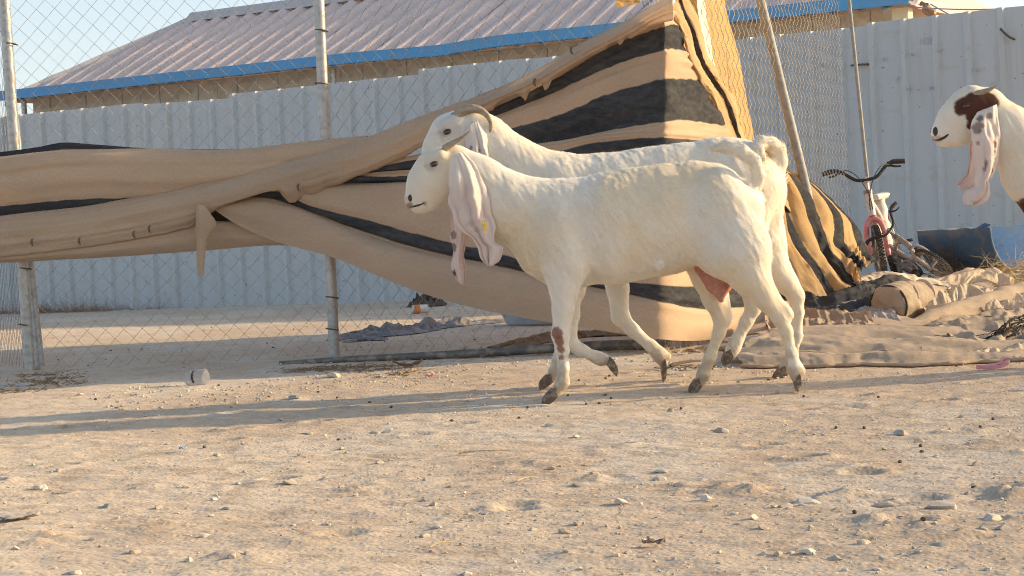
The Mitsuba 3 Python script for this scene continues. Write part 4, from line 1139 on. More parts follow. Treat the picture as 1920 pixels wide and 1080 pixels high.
PINK = np.array([0.74, 0.54, 0.50])


def ear_color(seed, spots, pink=0.55, spot_col=(0.20, 0.11, 0.08)):
    def f(V, t, s):
        n = meshkit.fbm(V * 22, 3, seed)
        w = (pink * sstep(0.05, 0.5, t) * (0.6 + 0.7 * (n - 0.3)))[:, None]
        c = np.array([0.76, 0.71, 0.67]) * (1 - w) + PINK * w
        streak = meshkit.fbm(np.stack([s * 14, t * 3, 0 * s], -1), 3, seed + 3)[:, None]
        c = c * (0.94 + 0.12 * streak)
        for (p, r, a) in spots:
            c = patch(c, V, p, r, spot_col, a, 0.5, seed + 7)
        return np.clip(c, 0, 0.85)
    return f


# --- first goat: the nearest, walking left
g1k = thing('goat', 'nearest white goat walking left, with long pink ears and a yellow ear tag', 'goat')
g = Goat(g1k, 6.3)
g.head_at = g.p(815, 330)
g.chain([(1052, 432, 0, 90), (1150, 425, 0, 94), (1250, 410, 0, 91), (1335, 396, 0, 78)], 0.63, 0.05)
g.chain([(1150, 434, 0, 88), (1240, 420, 0, 84)], 0.74, 0.05)
g.chain([(1352, 334, -0.055, 12), (1330, 342, -0.05, 12)], 1.0, 0.03); g.chain([(1352, 334, 0.055, 12), (1330, 342, 0.05, 12)], 1.0, 0.03)
g.chain([(1415, 388, -0.05, 13), (1400, 400, -0.05, 15)], 1.0, 0.03); g.chain([(1045, 470, -0.085, 22), (1030, 452, -0.07, 20)], 0.8, 0.03)
g.chain([(1335, 396, 0, 76), (1378, 402, 0, 52)], 0.78, 0.05)
g.chain([(1040, 420, 0, 76), (958, 388, 0, 57), (893, 338, 0, 41), (857, 312, 0, 32)], 0.66, 0.05)
g.chain([(1040, 468, 0, 64), (1062, 500, 0, 46)], 0.75, 0.05)
g.chain([(1180, 352, 0, 24), (1300, 336, 0, 22), (1350, 340, 0, 20)], 0.9, 0.05)          # spine
g.chain([(846, 306, 0, 33), (817, 319, 0, 35), (799, 347, 0, 33), (785, 372, 0, 22)], 0.66, 0.03)
g.chain([(832, 350, 0, 27), (800, 374, 0, 19), (789, 384, 0, 13)], 0.72, 0.025)
g.chain([(826, 290, -0.035, 10), (806, 300, -0.03, 8)], 1.0, 0.02); g.chain([(826, 290, 0.035, 10), (806, 300, 0.03, 8)], 1.0, 0.02)     # brows
g.chain([(768, 373, 0, 9), (772, 384, 0, 9)], 1.2, 0.012); g.chain([(782, 391, 0, 9), (792, 389, 0, 8)], 1.2, 0.006)
g.chain([(1050, 440, -0.075, 48), (1058, 500, -0.092, 36), (1058, 545, -0.092, 26)], 0.62, 0.035)
g.leg([(1058, 530, -0.088, 27), (1056, 580, -0.085, 20), (1051, 628, -0.085, 18.5), (1054, 655, -0.085, 13.5), (1056, 690, -0.085, 11.5), (1055, 716, -0.085, 13.5), (1043, 735, -0.085, 12)], (1014, 753, -0.085))
g.chain([(1050, 440, 0.075, 46), (1060, 500, 0.09, 36), (1060, 545, 0.085, 26)], 0.62, 0.035)
g.leg([(1066, 530, 0.08, 27), (1070, 590, 0.08, 19), (1066, 640, 0.08, 17.5), (1090, 657, 0.08, 13), (1124, 672, 0.08, 13.5), (1140, 676, 0.08, 11.5)], (1160, 696, 0.08))
g.chain([(1360, 400, -0.062, 58), (1390, 468, -0.085, 50), (1408, 520, -0.085, 37)], 0.66, 0.04)
g.chain([(1340, 380, -0.05, 40), (1350, 470, -0.075, 46)], 0.6, 0.05)
g.leg([(1406, 515, -0.083, 37), (1434, 558, -0.083, 23), (1464, 598, -0.083, 16.5), (1474, 622, -0.083, 13), (1485, 664, -0.083, 11.5), (1492, 692, -0.083, 14), (1493, 708, -0.083, 12)], (1500, 727, -0.083))
g.chain([(1436, 540, -0.083, 12), (1470, 580, -0.083, 9), (1479, 590, -0.083, 9)], 0.8, 0.02)
g.chain([(1492, 694, -0.083, 9), (1503, 697, -0.083, 7)], 1.0, 0.015)
g.chain([(1360, 400, 0.062, 58), (1330, 478, 0.085, 46), (1330, 520, 0.085, 33)], 0.66, 0.04)
g.leg([(1330, 515, 0.083, 33), (1338, 560, 0.083, 22), (1353, 602, 0.083, 16.5), (1348, 625, 0.083, 13), (1331, 670, 0.083, 12), (1319, 702, 0.083, 14), (1312, 716, 0.083, 12)], (1290, 733, 0.083))
g.chain([(1354, 545, 0.083, 11), (1366, 595, 0.083, 8)], 0.8, 0.02)
tl = [(1396, 362, 0, 13), (1415, 354, -0.01, 12), (1423, 330, -0.03, 12), (1414, 302, -0.05, 13), (1390, 283, -0.065, 14), (1362, 276, -0.07, 13), (1334, 277, -0.07, 5)]
g.chain(tl, 0.8, 0.005)
g.chain([(1236, 500, -0.075, 8), (1240, 496, -0.087, 4.5)], 1.0, 0.012)                    # tassel of hair low on the flank


def c1(V, g):
    c = coat(V, g, 1, 0.6)
    for (x, y, dy, r, a) in ((1042, 626, -0.11, 9, .9), (1047, 640, -0.11, 8, .9), (1051, 655, -0.105, 6, .9), (1052, 670, -0.10, 4.5, .8)):
        c = patch(c, V, g.p(x, y, dy), r * g.m * 1.3, (0.24, 0.10, 0.06), a, 0.5, 3)
    c = patch(c, V, g.p(772, 380), 15 * g.m, (0.50, 0.36, 0.32), 0.55, 0.5, 4)
    c = patch(c, V, g.p(768, 386), 8 * g.m, (0.24, 0.15, 0.13), 0.8, 0.6, 7, scale=(1, 3, 1))
    c = patch(c, V, g.p(797, 381), 5 * g.m, (0.32, 0.22, 0.19), 0.8, 0.6, 8, scale=(1, 12, 1))
    c = patch(c, V, g.p(808, 313), 11 * g.m, (0.42, 0.36, 0.33), 0.7, 0.6, 9, scale=(1, 8, 0.7))
    c = patch(c, V, g.p(812, 305, -0.05), 20 * g.m, (0.56, 0.53, 0.50), 0.5, 0.6, 5)
    c = patch(c, V, g.p(1340, 505), 40 * g.m, (0.52, 0.31, 0.25), 0.7, 0.4, 6, scale=(1, 1, 0.5))
    return c


tail_line = curve([g.p(*q[:3]) for q in tl], 30)
g.build(c1, 60000, 1, tail_line)
g.eye(815, 309)
g.nose((769, 373), [(770, 388), (782, 386), (797, 381)])
for s in (-1, 1):
    put('horn', tube(curve([g.p(833, 280, 0.03 * s), g.p(850, 268, 0.036 * s), g.p(866, 258, 0.045 * s), g.p(881, 245, 0.05 * s)], 16), np.linspace(8.0, 1.0, 16) * g.m, 10), 'horn', g.key, smooth=True)
ud = Field(g.p(1345, 530) - [.16, .16, .14], g.p(1345, 530) + [.16, .16, .14], 0.006)
for q in (((1338, 498, 0), (1348, 528, 0), 36, 27, 0.9), ((1350, 528, -0.025), (1352, 562, -0.03), 16, 6, 1.0), ((1350, 528, 0.025), (1350, 558, 0.03), 16, 6, 1.0)):
    ud.cone(g.p(*q[0]), g.p(*q[1]), q[2] * g.m, q[3] * g.m, q[4], 0.025)
uv_, uf_ = ud.mesh()
put('udder', (smooth_mesh(uv_, uf_, 2), uf_), 'udder_skin', g.key, smooth=True, label='red brown udder')
far = [(g.p(858, 505, .05), .012, .8), (g.p(853, 440, .05), .016, .7), (g.p(851, 465, .05), .014, .7), (g.p(862, 425, .05), .014, .6), (g.p(852, 512, .05), .008, .9)]
ear(g, [(846, 330), (843, 380), (845, 430), (849, 470), (847, 500), (853, 522), (866, 533)], [(872, 330), (884, 380), (884, 420), (874, 450), (871, 485), (872, 515), (869, 533)], 0.052, 'far ear, pink with brown spots, hanging lower', -1, 1.3, 0.02, ear_color(3, far, 0.8), seed=3)
near = [(g.p(880, 420, -.08), .014, .25), (g.p(893, 432, -.08), .012, .3)]
ear(g, [(846, 296), (841, 330), (842, 380), (848, 408), (862, 432), (884, 446), (895, 466), (903, 488), (914, 497)], [(868, 284), (893, 312), (912, 352), (922, 392), (927, 432), (928, 452), (943, 464), (940, 484), (924, 499)], -0.062, 'near ear, pink white and deeply folded', -1, 2.6, 0.03, ear_color(4, near, 0.55), tag=(908, 425), seed=4)
G1 = g

# --- second goat: behind the first, curled horn
g2k = thing('goat', 'white goat with a curled back horn walking just behind the front goat', 'goat')
g = Goat(g2k, 6.76)
g.head_at = g.p(840, 265)
g.chain([(1055, 384, 0, 92), (1150, 384, 0, 90), (1265, 374, 0, 92), (1368, 348, 0, 79)], 0.63, 0.05)
g.chain([(1160, 395, 0, 84), (1250, 388, 0, 82)], 0.74, 0.05)
g.chain([(1368, 348, 0, 76), (1408, 352, 0, 62)], 0.78, 0.05)
g.chain([(1040, 370, 0, 78), (965, 322, 0, 57), (905, 262, 0, 42), (880, 240, 0, 33)], 0.66, 0.05)
g.chain([(1035, 420, 0, 62), (1060, 450, 0, 46)], 0.75, 0.05)
g.chain([(1200, 316, 0, 28), (1340, 296, 0, 26), (1395, 292, 0, 24)], 0.9, 0.05)
g.chain([(874, 242, 0, 34), (846, 252, 0, 36), (829, 284, 0, 34), (818, 316, 0, 24)], 0.66, 0.03)
g.chain([(858, 290, 0, 27), (830, 322, 0, 18), (822, 330, 0, 13)], 0.72, 0.025)
g.chain([(852, 226, -0.035, 11), (834, 236, -0.03, 8)], 1.0, 0.02); g.chain([(852, 226, 0.035, 11), (834, 236, 0.03, 8)], 1.0, 0.02)
g.chain([(1060, 400, -0.075, 46), (1078, 480, -0.09, 34)], 0.62, 0.035)
g.leg([(1080, 470, -0.088, 33), (1076, 540, -0.085, 22), (1064, 604, -0.085, 17.5), (1058, 630, -0.085, 13), (1047, 672, -0.085, 11.5), (1040, 698, -0.085, 13), (1034, 708, -0.085, 11.5)], (1008, 722, -0.085))
g.chain([(1100, 400, 0.075, 46), (1145, 480, 0.09, 36)], 0.62, 0.035)
g.leg([(1145, 480, 0.088, 34), (1158, 540, 0.085, 22), (1163, 594, 0.085, 19), (1185, 618, 0.085, 14), (1222, 650, 0.085, 13), (1236, 664, 0.085, 15), (1243, 678, 0.085, 12)], (1248, 711, 0.085))
g.chain([(1236, 664, 0.085, 10), (1252, 668, 0.085, 7)], 1.0, 0.015)
g.chain([(1400, 360, -0.062, 58), (1385, 450, -0.085, 46), (1396, 510, -0.085, 30)], 0.66, 0.04)
g.leg([(1396, 510, -0.083, 29), (1412, 560, -0.083, 19), (1413, 578, -0.083, 16), (1400, 602, -0.083, 13.5), (1382, 638, -0.083, 12.5), (1374, 654, -0.083, 14), (1371, 662, -0.083, 12)], (1352, 677, -0.083))
g.chain([(1408, 365, 0.062, 60), (1425, 450, 0.085, 44), (1450, 500, 0.085, 30)], 0.66, 0.04)
g.chain([(1425, 360, 0.0, 42), (1432, 440, 0.03, 30)], 0.8, 0.04)
g.leg([(1450, 498, 0.083, 30), (1474, 530, 0.083, 21), (1493, 560, 0.083, 15.5), (1496, 585, 0.083, 12.5), (1494, 630, 0.083, 12), (1484, 668, 0.083, 12.5), (1478, 684, 0.083, 15), (1472, 694, 0.083, 14)], (1448, 708, 0.083))
g.chain([(1470, 505, 0.083, 11), (1499, 550, 0.083, 8.5)], 0.8, 0.02)
tl = [(1432, 335, 0, 18), (1454, 326, 0, 17), (1461, 305, 0, 16), (1458, 283, -0.005, 16), (1445, 270, -0.02, 15), (1428, 268, -0.04, 14), (1420, 280, -0.06, 12), (1428, 296, -0.075, 9)]
g.chain(tl, 0.8, 0.005)
def c2(V, g):
    c = coat(V, g, 21, 0.35)
    c = patch(c, V, g.p(840, 238, -0.05), 24 * g.m, (0.50, 0.49, 0.48), 0.55, 0.7, 15)
    c = patch(c, V, g.p(833, 252), 11 * g.m, (0.40, 0.35, 0.32), 0.7, 0.6, 17, scale=(1, 8, 0.7))
    c = patch(c, V, g.p(1440, 285, -.05), 14 * g.m, (0.52, 0.37, 0.21), 0.7, 0.5, 16)
    return c
g.build(c2, 56000, 2, curve([g.p(*q[:3]) for q in tl], 30))
g.eye(839, 248)
g.nose((801, 318), [(803, 330), (815, 329), (828, 326)])
for s in (-1, 1):
    q = curve([g.p(852, 222, 0.026 * s), g.p(866, 210, 0.034 * s), g.p(884, 204, 0.044 * s), g.p(903, 208, 0.052 * s), g.p(917, 222, 0.058 * s), g.p(921, 240, 0.056 * s), g.p(911, 256, 0.050 * s)], 40)
    rr = np.interp(np.linspace(0, 1, 40), [0, .3, 1], [11, 9.0, 1.4]) * (1 + 0.05 * np.sin(np.arange(40) * 1.9))
    put('horn', tube(q, rr * g.m, 12), 'horn', g.key, smooth=True, label='near horn curling back over the ear' if s < 0 else None)
sp2 = [(g.p(883, 278, -.08), .008, .8), (g.p(898, 282, -.08), .007, .7), (g.p(893, 270, -.08), .006, .6)]
ear(g, [(874, 238), (872, 262), (876, 290), (880, 330), (890, 380), (905, 420)], [(900, 225), (912, 252), (916, 282), (924, 310), (940, 360), (935, 410)], -0.062, 'near ear, white with small grey spots', -1, 2.2, 0.026, ear_color(14, sp2, 0.3), seed=14)
ear(g, [(864, 245), (858, 290), (858, 340), (862, 390)], [(886, 245), (894, 290), (898, 340), (890, 390)], 0.055, None, 1, 1.6, 0.02, ear_color(15, [], 0.4), seed=15)
G2 = g

# --- third goat: brown-patched head entering at the right
g3k = thing('goat', 'goat with a brown patched white head and spotted hanging ears entering at the right edge', 'goat')
g = Goat(g3k, 6.6)
g.head_at = g.p(1800, 220)
bx, by = 960, -46
def sh(q):
    return [(x + bx, y + by, *r) for x, y, *r in q]
g.chain(sh([(1062, 432, 0, 88), (1150, 428, 0, 94), (1250, 414, 0, 92), (1335, 396, 0, 76)]), 0.70, 0.05)
g.chain(sh([(1150, 440, 0, 86), (1240, 428, 0, 82)]), 0.86, 0.05)
g.chain(sh([(1335, 396, 0, 74), (1378, 402, 0, 52)]), 0.78, 0.05)
g.chain([(2010, 372, 0, 74), (1945, 322, 0, 60), (1892, 250, 0, 44), (1853, 205, 0, 34)], 0.66, 0.05)
g.chain(sh([(1034, 468, 0, 60), (1062, 500, 0, 46)]), 0.75, 0.05)
g.chain([(1848, 200, 0, 33), (1818, 205, 0, 37), (1790, 228, 0, 31), (1768, 248, 0, 21)], 0.66, 0.03)
g.chain([(1832, 236, 0, 28), (1796, 250, 0, 20), (1768, 260, 0, 13)], 0.72, 0.025)
g.chain([(1757, 246, 0, 9), (1756, 252, 0, 8)], 1.2, 0.012)
g.chain([(1822, 176, 0, 14), (1812, 182, 0, 12)], 1.3, 0.02)
g.chain(sh([(1050, 440, -0.075, 48), (1058, 500, -0.092, 36), (1058, 545, -0.092, 26)]), 0.62, 0.035)
g.leg(sh([(1058, 530, -0.088, 27), (1056, 580, -0.085, 20), (1051, 628, -0.085, 18.5), (1054, 655, -0.085, 13.5), (1056, 690, -0.085, 11.5), (1055, 716, -0.085, 13.5), (1043, 727, -0.085, 12)]), (1014 + bx, 741 + by, -0.085))
g.chain(sh([(1050, 440, 0.075, 46), (1060, 500, 0.09, 36), (1060, 545, 0.085, 26)]), 0.62, 0.035)
g.leg(sh([(1066, 530, 0.08, 27), (1078, 580, 0.08, 20), (1086, 628, 0.08, 18), (1092, 655, 0.08, 13.5), (1098, 690, 0.08, 11.5), (1098, 705, 0.08, 13), (1090, 716, 0.08, 12)]), (1066 + bx, 728 + by, 0.08))
for sd, dx in ((-1, 20), (1, -60)):
    g.chain(sh([(1360, 400, 0.062 * sd, 58), (1375 + dx * .3, 468, 0.085 * sd, 48), (1400 + dx * .6, 520, 0.085 * sd, 35)]), 0.66, 0.04)
    g.leg(sh([(1400 + dx * .6, 515, 0.083 * sd, 35), (1425 + dx * .8, 558, 0.083 * sd, 22), (1450 + dx, 596, 0.083 * sd, 16.5), (1452 + dx, 640, 0.083 * sd, 12.5), (1452 + dx, 684, 0.083 * sd, 13.5), (1446 + dx, 702, 0.083 * sd, 12)]), (1424 + dx + bx, 719 + by, 0.083 * sd))
tl = sh([(1392, 358, 0, 16), (1414, 352, 0, 15), (1420, 330, 0, 14), (1412, 308, 0, 13), (1396, 296, 0, 8)])
g.chain(tl, 0.8, 0.02)
BRN = (0.080, 0.030, 0.018)
def c3(V, g):
    c = coat(V, g, 41, 0.4)
    for (x, y, r) in ((1807, 199, 18), (1826, 196, 22), (1843, 190, 20), (1858, 188, 16), (1824, 218, 15), (1823, 234, 10), (1838, 206, 17), (1836, 182, 11), (1851, 178, 11), (1866, 190, 11)):
        for s in (-1, 1):
            c = patch(c, V, g.p(x, y, 0.055 * s), r * g.m, BRN, 1, 0.3, 43, scale=(1, 2.2, 1))
    c = patch(c, V, g.p(1925, 392), 20 * g.m, BRN, 1, 0.4, 44, scale=(1, 3, 1.6))
    c = patch(c, V, g.p(1754, 262), 9 * g.m, (0.42, 0.33, 0.33), 0.8, 0.4, 45, scale=(1.3, 3, .9))
    return c
g.build(c3, 52000, 3, curve([g.p(*q[:3]) for q in tl], 30))
g.eye(1804, 201, lid=BRN)
g.nose((1751, 247), [(1749, 262), (1760, 261), (1774, 253)], 7.5, 0.0042)
for s in (-1, 1):
    put('horn', tube(curve([g.p(1826, 178, 0.028 * s), g.p(1842, 173, 0.034 * s), g.p(1857, 167, 0.042 * s), g.p(1871, 159, 0.050 * s)], 16), np.linspace(8.5, 1.0, 16) * g.m, 10), 'horn', g.key, smooth=True)
e3 = [(1838, 222, 7, .8), (1856, 218, 6, .6), (1833, 240, 12, .7), (1842, 247, 8, .6), (1841, 252, 5, .8), (1863, 270, 8, .9), (1864, 284, 5, .9), (1858, 291, 6, .9), (1868, 297, 4, .7), (1852, 308, 10, .7), (1860, 320, 6, .9), (1846, 316, 6, .5), (1827, 318, 7, .6), (1849, 331, 4, .8), (1845, 355, 3, .8), (1825, 379, 4, .8), (1818, 254, 4, .7), (1848, 262, 4, .7), (1835, 268, 5, .6), (1866, 258, 3, .8), (1853, 300, 4, .8), (1840, 290, 3, .6), (1846, 342, 5, .6), (1836, 362, 4, .5)]
sp3 = [(g.p(x, y, -.09), r * g.m, a) for x, y, r, a in e3]
ear(g, [(1832, 210), (1819, 246), (1823, 280), (1827, 308), (1830, 330), (1828, 348), (1812, 356), (1803, 372), (1806, 384)], [(1868, 196), (1873, 240), (1874, 282), (1866, 316), (1858, 334), (1852, 340), (1856, 356), (1854, 374), (1828, 386)], -0.066, 'near ear, pinkish white with dark brown spots', -1, 1.8, 0.034, ear_color(24, sp3, 0.5, (0.14, 0.075, 0.045)), seed=24)
ear(g, [(1822, 230), (1818, 270), (1816, 310), (1806, 334), (1794, 344)], [(1846, 230), (1848, 280), (1842, 320), (1826, 350), (1802, 356)], 0.052, 'far ear, dull pink tip turned forward', -1, 1.2, 0.02, ear_color(25, [], 0.95), seed=25)
G3 = g

# ------------------------------------------------------------------ bicycles
def bicycle(key, M, frame_mat, fork_mat, accent, steer=0.12, fork_r=0.019, seat=True):
    """A child's bicycle. M: function from its own frame (x forward, y left, z up, metres) to the world."""
    def add(name, m, mat, parent=None, smooth=40):
        return put(name, (M(np.asarray(m[0])), m[1]), mat, parent or key, smooth=smooth)
    HT, HB = np.array([0.565, 0, 0.615]), np.array([0.60, 0, 0.475])
    sa = (HT - HB) / np.linalg.norm(HT - HB)
    cs, sn = math.cos(steer), math.sin(steer)
    K = np.array([[0, -sa[2], sa[1]], [sa[2], 0, -sa[0]], [-sa[1], sa[0], 0]])
    RS = np.eye(3) + sn * K + (1 - cs) * K @ K
    def st(m):
        return (np.asarray(m[0]) - HB) @ RS.T + HB, m[1]
    def wheel(name, c, f=lambda m: m):
        a = np.linspace(0, 2 * np.pi, 61)
        ring = lambda R, y=0.0: np.stack([c[0] + R * np.cos(a), 0 * a + y, c[2] + R * np.sin(a)], 1)
        w = add(name, f(tube(ring(0.176), 0.024, 12, cap=False)), 'tyre_dust')
        kn = []
        for q in range(60):
            t = q * 2 * np.pi / 60
            for y in (-0.013, 0.0, 0.013):
                tt_ = t + (0.05 if y == 0 else 0)
                r_ = np.array([math.cos(tt_), 0, math.sin(tt_)])
                kn.append(xf(box((0.011, 0.011, 0.010)), np.stack([np.cross([0, 1, 0], r_), [0, 1, 0], r_], 1), np.array(c) + r_ * (0.1995 - abs(y) * 0.25) + [0, y, 0]))
        add('tread', f(cat(kn)), 'black_rubber', w, False)
        add('rim', f(tube(ring(0.150), 0.011, 8, cap=False)), 'bike_steel', w)
        add('hub', f(tube([[c[0], -0.045, c[2]], [c[0], 0.045, c[2]]], 0.02, 12)), 'bike_steel', w)
        sp = [tube([[c[0] + 0.02 * math.cos(t), 0.025 * (-1) ** q, c[2] + 0.02 * math.sin(t)], [c[0] + 0.148 * math.cos(t + .3), 0, c[2] + 0.148 * math.sin(t + .3)]], 0.0014, 4) for q, t in enumerate(np.linspace(0, 2 * np.pi, 21)[:-1])]
        add('spokes', f(cat(sp)), 'bike_steel', w)
    fa, ra, bb, st_top = (0.66, 0, 0.2), (0.0, 0, 0.2), (0.26, 0, 0.23), (0.14, 0, 0.47)
    wheel('front_wheel', fa, st)
    wheel('rear_wheel', ra)
    # fork: one thick hoop over the tyre
    fk = [[0.66, -0.062, 0.19], [0.642, -0.06, 0.30], [0.625, -0.055, 0.385], [0.612, -0.032, 0.432], [0.608, 0, 0.447], [0.612, 0.032, 0.432], [0.625, 0.055, 0.385], [0.642, 0.06, 0.30], [0.66, 0.062, 0.19]]
    fkey = add('fork', st(tube(curve(fk, 40), fork_r, 12)), fork_mat)
    add('axle_nut', st(tube([[0.66, -0.085, 0.2], [0.66, 0.085, 0.2]], 0.012, 8)), 'bike_steel', fkey)
    fr = add('frame', cat([tube([HB - sa * .01, HT], 0.026, 14), tube(curve([HB + sa * .02, [0.45, 0, 0.33], bb], 16), 0.023, 12), tube([bb, st_top], 0.02, 12), tube(curve([HT - sa * .05, [0.35, 0, 0.50], [0.17, 0, 0.41]], 12), 0.019, 12),
             tube([bb, [0.13, .045, .21], [0, 0.055, 0.2]], 0.012, 8), tube([bb, [0.13, -.045, .21], [0, -0.055, 0.2]], 0.012, 8), tube([[0.16, 0, 0.40], [0.08, .045, .3], [0, 0.055, 0.2]], 0.01, 8), tube([[0.16, 0, 0.40], [0.08, -.045, .3], [0, -0.055, 0.2]], 0.01, 8)]), frame_mat)
    add('headset', tube([HT, HT + sa * 0.022], 0.030, 14), 'bike_steel', fr)
    ST = HT + sa * 0.10
    add('stem', st(cat([tube([HT, ST], 0.015, 10), xf(box((0.05, 0.045, 0.04), ch=0.01), None, ST + [0.012, 0, 0])])), accent)
    bar = curve([[0.51, -0.275, ST[2] + .085], [0.515, -0.19, ST[2] + .095], [0.55, -0.125, ST[2] + .055], [0.575, -0.06, ST[2] + .005], [0.57, 0, ST[2]], [0.575, 0.06, ST[2] + .005], [0.55, 0.125, ST[2] + .055], [0.515, 0.19, ST[2] + .095], [0.51, 0.275, ST[2] + .085]], 50)
    hb = add('handlebar', st(tube(bar, 0.0115, 10)), 'black_rubber')
    for s in (-1, 1):
        e = np.array([0.51, 0.275 * s, ST[2] + .085]); i = np.array([0.514, 0.19 * s, ST[2] + .094])
        d = (i - e)
        rr = 0.0165 + 0.0022 * np.sin(np.arange(24) * 1.6)
        add('grip', st(tube(e + np.linspace(-0.02, 1.0, 24)[:, None] * d, rr, 12)), 'black_rubber', hb)
        add('brake_lever', st(cat([tube(curve([i + [0.0, -0.015 * s, -.01], i + [0.035, -0.005 * s, -0.028], i + [0.055, 0.05 * s, -0.04]], 10), np.linspace(0.010, 0.006, 10), 7), xf(box((0.035, 0.03, 0.035), ch=.008), None, i + [0.005, -0.02 * s, -0.012])])), 'black_rubber', hb)
        add('brake_cable', st(tube(curve([i + [0.03, -0.02 * s, -.02], [0.63, 0.09 * s, ST[2] + .06], [0.635, 0.02 * s, ST[2] - .05], [0.62, 0, 0.47]], 16), 0.003, 5)), 'black_rubber', hb)
    if seat:
        P = []
        for x, w, z in ((-0.03, 0.065, .0), (0.0, 0.078, .012), (0.06, 0.06, .012), (0.13, 0.027, .008), (0.19, 0.022, .0)):
            for y in (-1, -0.5, 0.5, 1):
                P += [[0.06 + x, y * w, 0.61 + z - 0.015 * (abs(y) == 1)], [0.06 + x, y * w * 0.8, 0.575 + z]]
        sk = add('seat', hull(P), 'cream_vinyl')
        add('seat_post', tube([st_top, [0.105, 0, 0.585]], 0.0135, 10), 'bike_steel', sk)
    ck = add('crank', cat([tube([[0.26, -0.06, .23], [0.26, 0.06, .23]], 0.018, 10), tube([[0.26, -0.062, 0.23], [0.355, -0.07, 0.20]], 0.009, 8), tube([[0.26, 0.062, 0.23], [0.165, 0.07, 0.26]], 0.009, 8)]), 'bike_steel')
    a = np.linspace(0, 2 * np.pi, 33)
    add('chain_guard', cat([tube(np.stack([0.26 + .075 * np.cos(a), 0 * a - .045, .23 + .075 * np.sin(a)], 1), 0.008, 6, cap=False), xf(box((0.29, 0.006, 0.055), ch=.002), None, (0.13, -0.05, 0.235))]), accent, ck)
    for x, y, z in ((0.355, -0.12, 0.20), (0.165, 0.12, 0.26)):
        add('pedal', cat([xf(box((0.02, 0.085, 0.02), ch=.004), None, (x - .035, y, z)), xf(box((0.02, 0.085, 0.02), ch=.004), None, (x + .035, y, z)), xf(box((0.085, 0.014, 0.022), ch=.004), None, (x, y - .04, z)), xf(box((0.085, 0.014, 0.022), ch=.004), None, (x, y + .04, z)), tube([[x, y - .04, z], [x, y + .04, z]], .008, 6)]), 'black_rubber', ck)
    add('reflector', cat([xf(box((0.012, 0.055, 0.035), ch=.004), None, (-0.005, 0, 0.44)), tube([[0.0, 0, 0.44], [0.11, 0, 0.44]], 0.005, 6)]), 'red_plastic')
    add('rear_mudguard', tube(np.stack([0.0 + .215 * np.cos(np.linspace(0.5, 2.6, 20)), 0 * np.arange(20.), .2 + .215 * np.sin(np.linspace(0.5, 2.6, 20))], 1), 0.02, 8), accent)


def pose(contact, fwd, lean, scale=1.0, cx=0.66):
    f = np.asarray(fwd, float); f /= np.linalg.norm(f)
    l = np.cross([0, 0, 1.0], f); u = np.array([0, 0, 1.0])
    l2, u2 = math.cos(lean) * l + math.sin(lean) * u, -math.sin(lean) * l + math.cos(lean) * u
    R = np.stack([f, l2, u2], 1)
    return lambda v: (np.asarray(v) - [cx, 0, 0]) * scale @ R.T + np.asarray(contact)


b1 = thing('bicycle', 'pink and white child bicycle standing upright facing the camera before the metal fence', 'bicycle')
bicycle(b1, pose(at(1662, 534, 12.0), (-0.34, -1, 0.0), math.radians(10), 0.95), 'bike_white', 'bike_pink', 'bike_white', steer=0.24)
M1 = pose(at(1662, 534, 12.0), (-0.34, -1, 0.0), math.radians(10), 0.95)
vw, fw_ = tube(np.linspace(0, 1, 12)[:, None] * np.array([-.13, 0, .33]) + [.25, 0, .25], 0.045 + 0.006 * np.sin(np.arange(12) * 1.7), 14)
put('wrapped_seat_tube', (M1(vw), fw_), 'cream_vinyl', b1, smooth=40, label='cream wrapping round the seat tube')
b2 = thing('bicycle', 'small dusty grey bicycle fallen over beside the pink one with its red reflector showing', 'bicycle')
bicycle(b2, pose(at(1780, 518, 11.9), (0.22, -1, 0.0), math.radians(50), 0.66), 'bike_grey', 'bike_grey', 'bike_grey', steer=0.1, fork_r=0.016, seat=False)

# ------------------------------------------------------------------ half barrel, straw, dry weeds
tr = thing('half_barrel', 'dark blue plastic half barrel lying at the foot of the metal fence', 'barrel')
fc = at(1908, 424, 12.25)
axb = np.array([-0.62, 0.78, 0.0]); lb = np.array([-0.78, -0.62, 0.0])
def half_shell(r, z0, n=40, L=0.58, r_in=None):
    a = np.linspace(0.0, np.pi, n)
    rows = []
    for f in np.linspace(0, 1, 14):
        rr = r * (1 + 0.012 * (abs(f - 0.35) < 0.05) + 0.012 * (abs(f - 0.75) < 0.05))
        jag = 0.02 * fbm2(f * 4, 0, 3, 3, 3)
        rows.append(fc + axb * L * f + lb * (rr * np.cos(a))[:, None] + np.stack([0 * a, 0 * a, -rr * np.sin(a) + z0 + jag * (np.abs(np.cos(a)) > .97)], 1))
    return np.array(rows).reshape(-1, 3), grid_faces(14, n)
put('shell', half_shell(0.292, 0.0), 'navy_plastic', tr, smooth=40)
put('lining', half_shell(0.284, 0.0), 'pale_blue_plastic', tr, smooth=40, label='pale sun-bleached blue inside')
a = np.linspace(0, np.pi, 40)
endp = fc + axb * 0.575 + lb * (0.288 * np.cos(a))[:, None] + np.stack([0 * a, 0 * a, -0.288 * np.sin(a)], 1)
V = np.vstack([endp, [fc + axb * 0.575]]); F = np.stack([np.arange(39), np.arange(1, 40), np.full(39, 40)], 1)
V2 = np.vstack([V, V + axb * 0.006]); F2 = np.vstack([F, F[:, ::-1] + 41])
put('end_wall', (V2, F2), 'navy_plastic', tr)
rim = fc + lb * (0.289 * np.cos(a))[:, None] + np.stack([0 * a, 0 * a, -0.289 * np.sin(a)], 1)
put('front_rim', tube(rim, 0.010, 8), 'navy_plastic', tr, smooth=True)
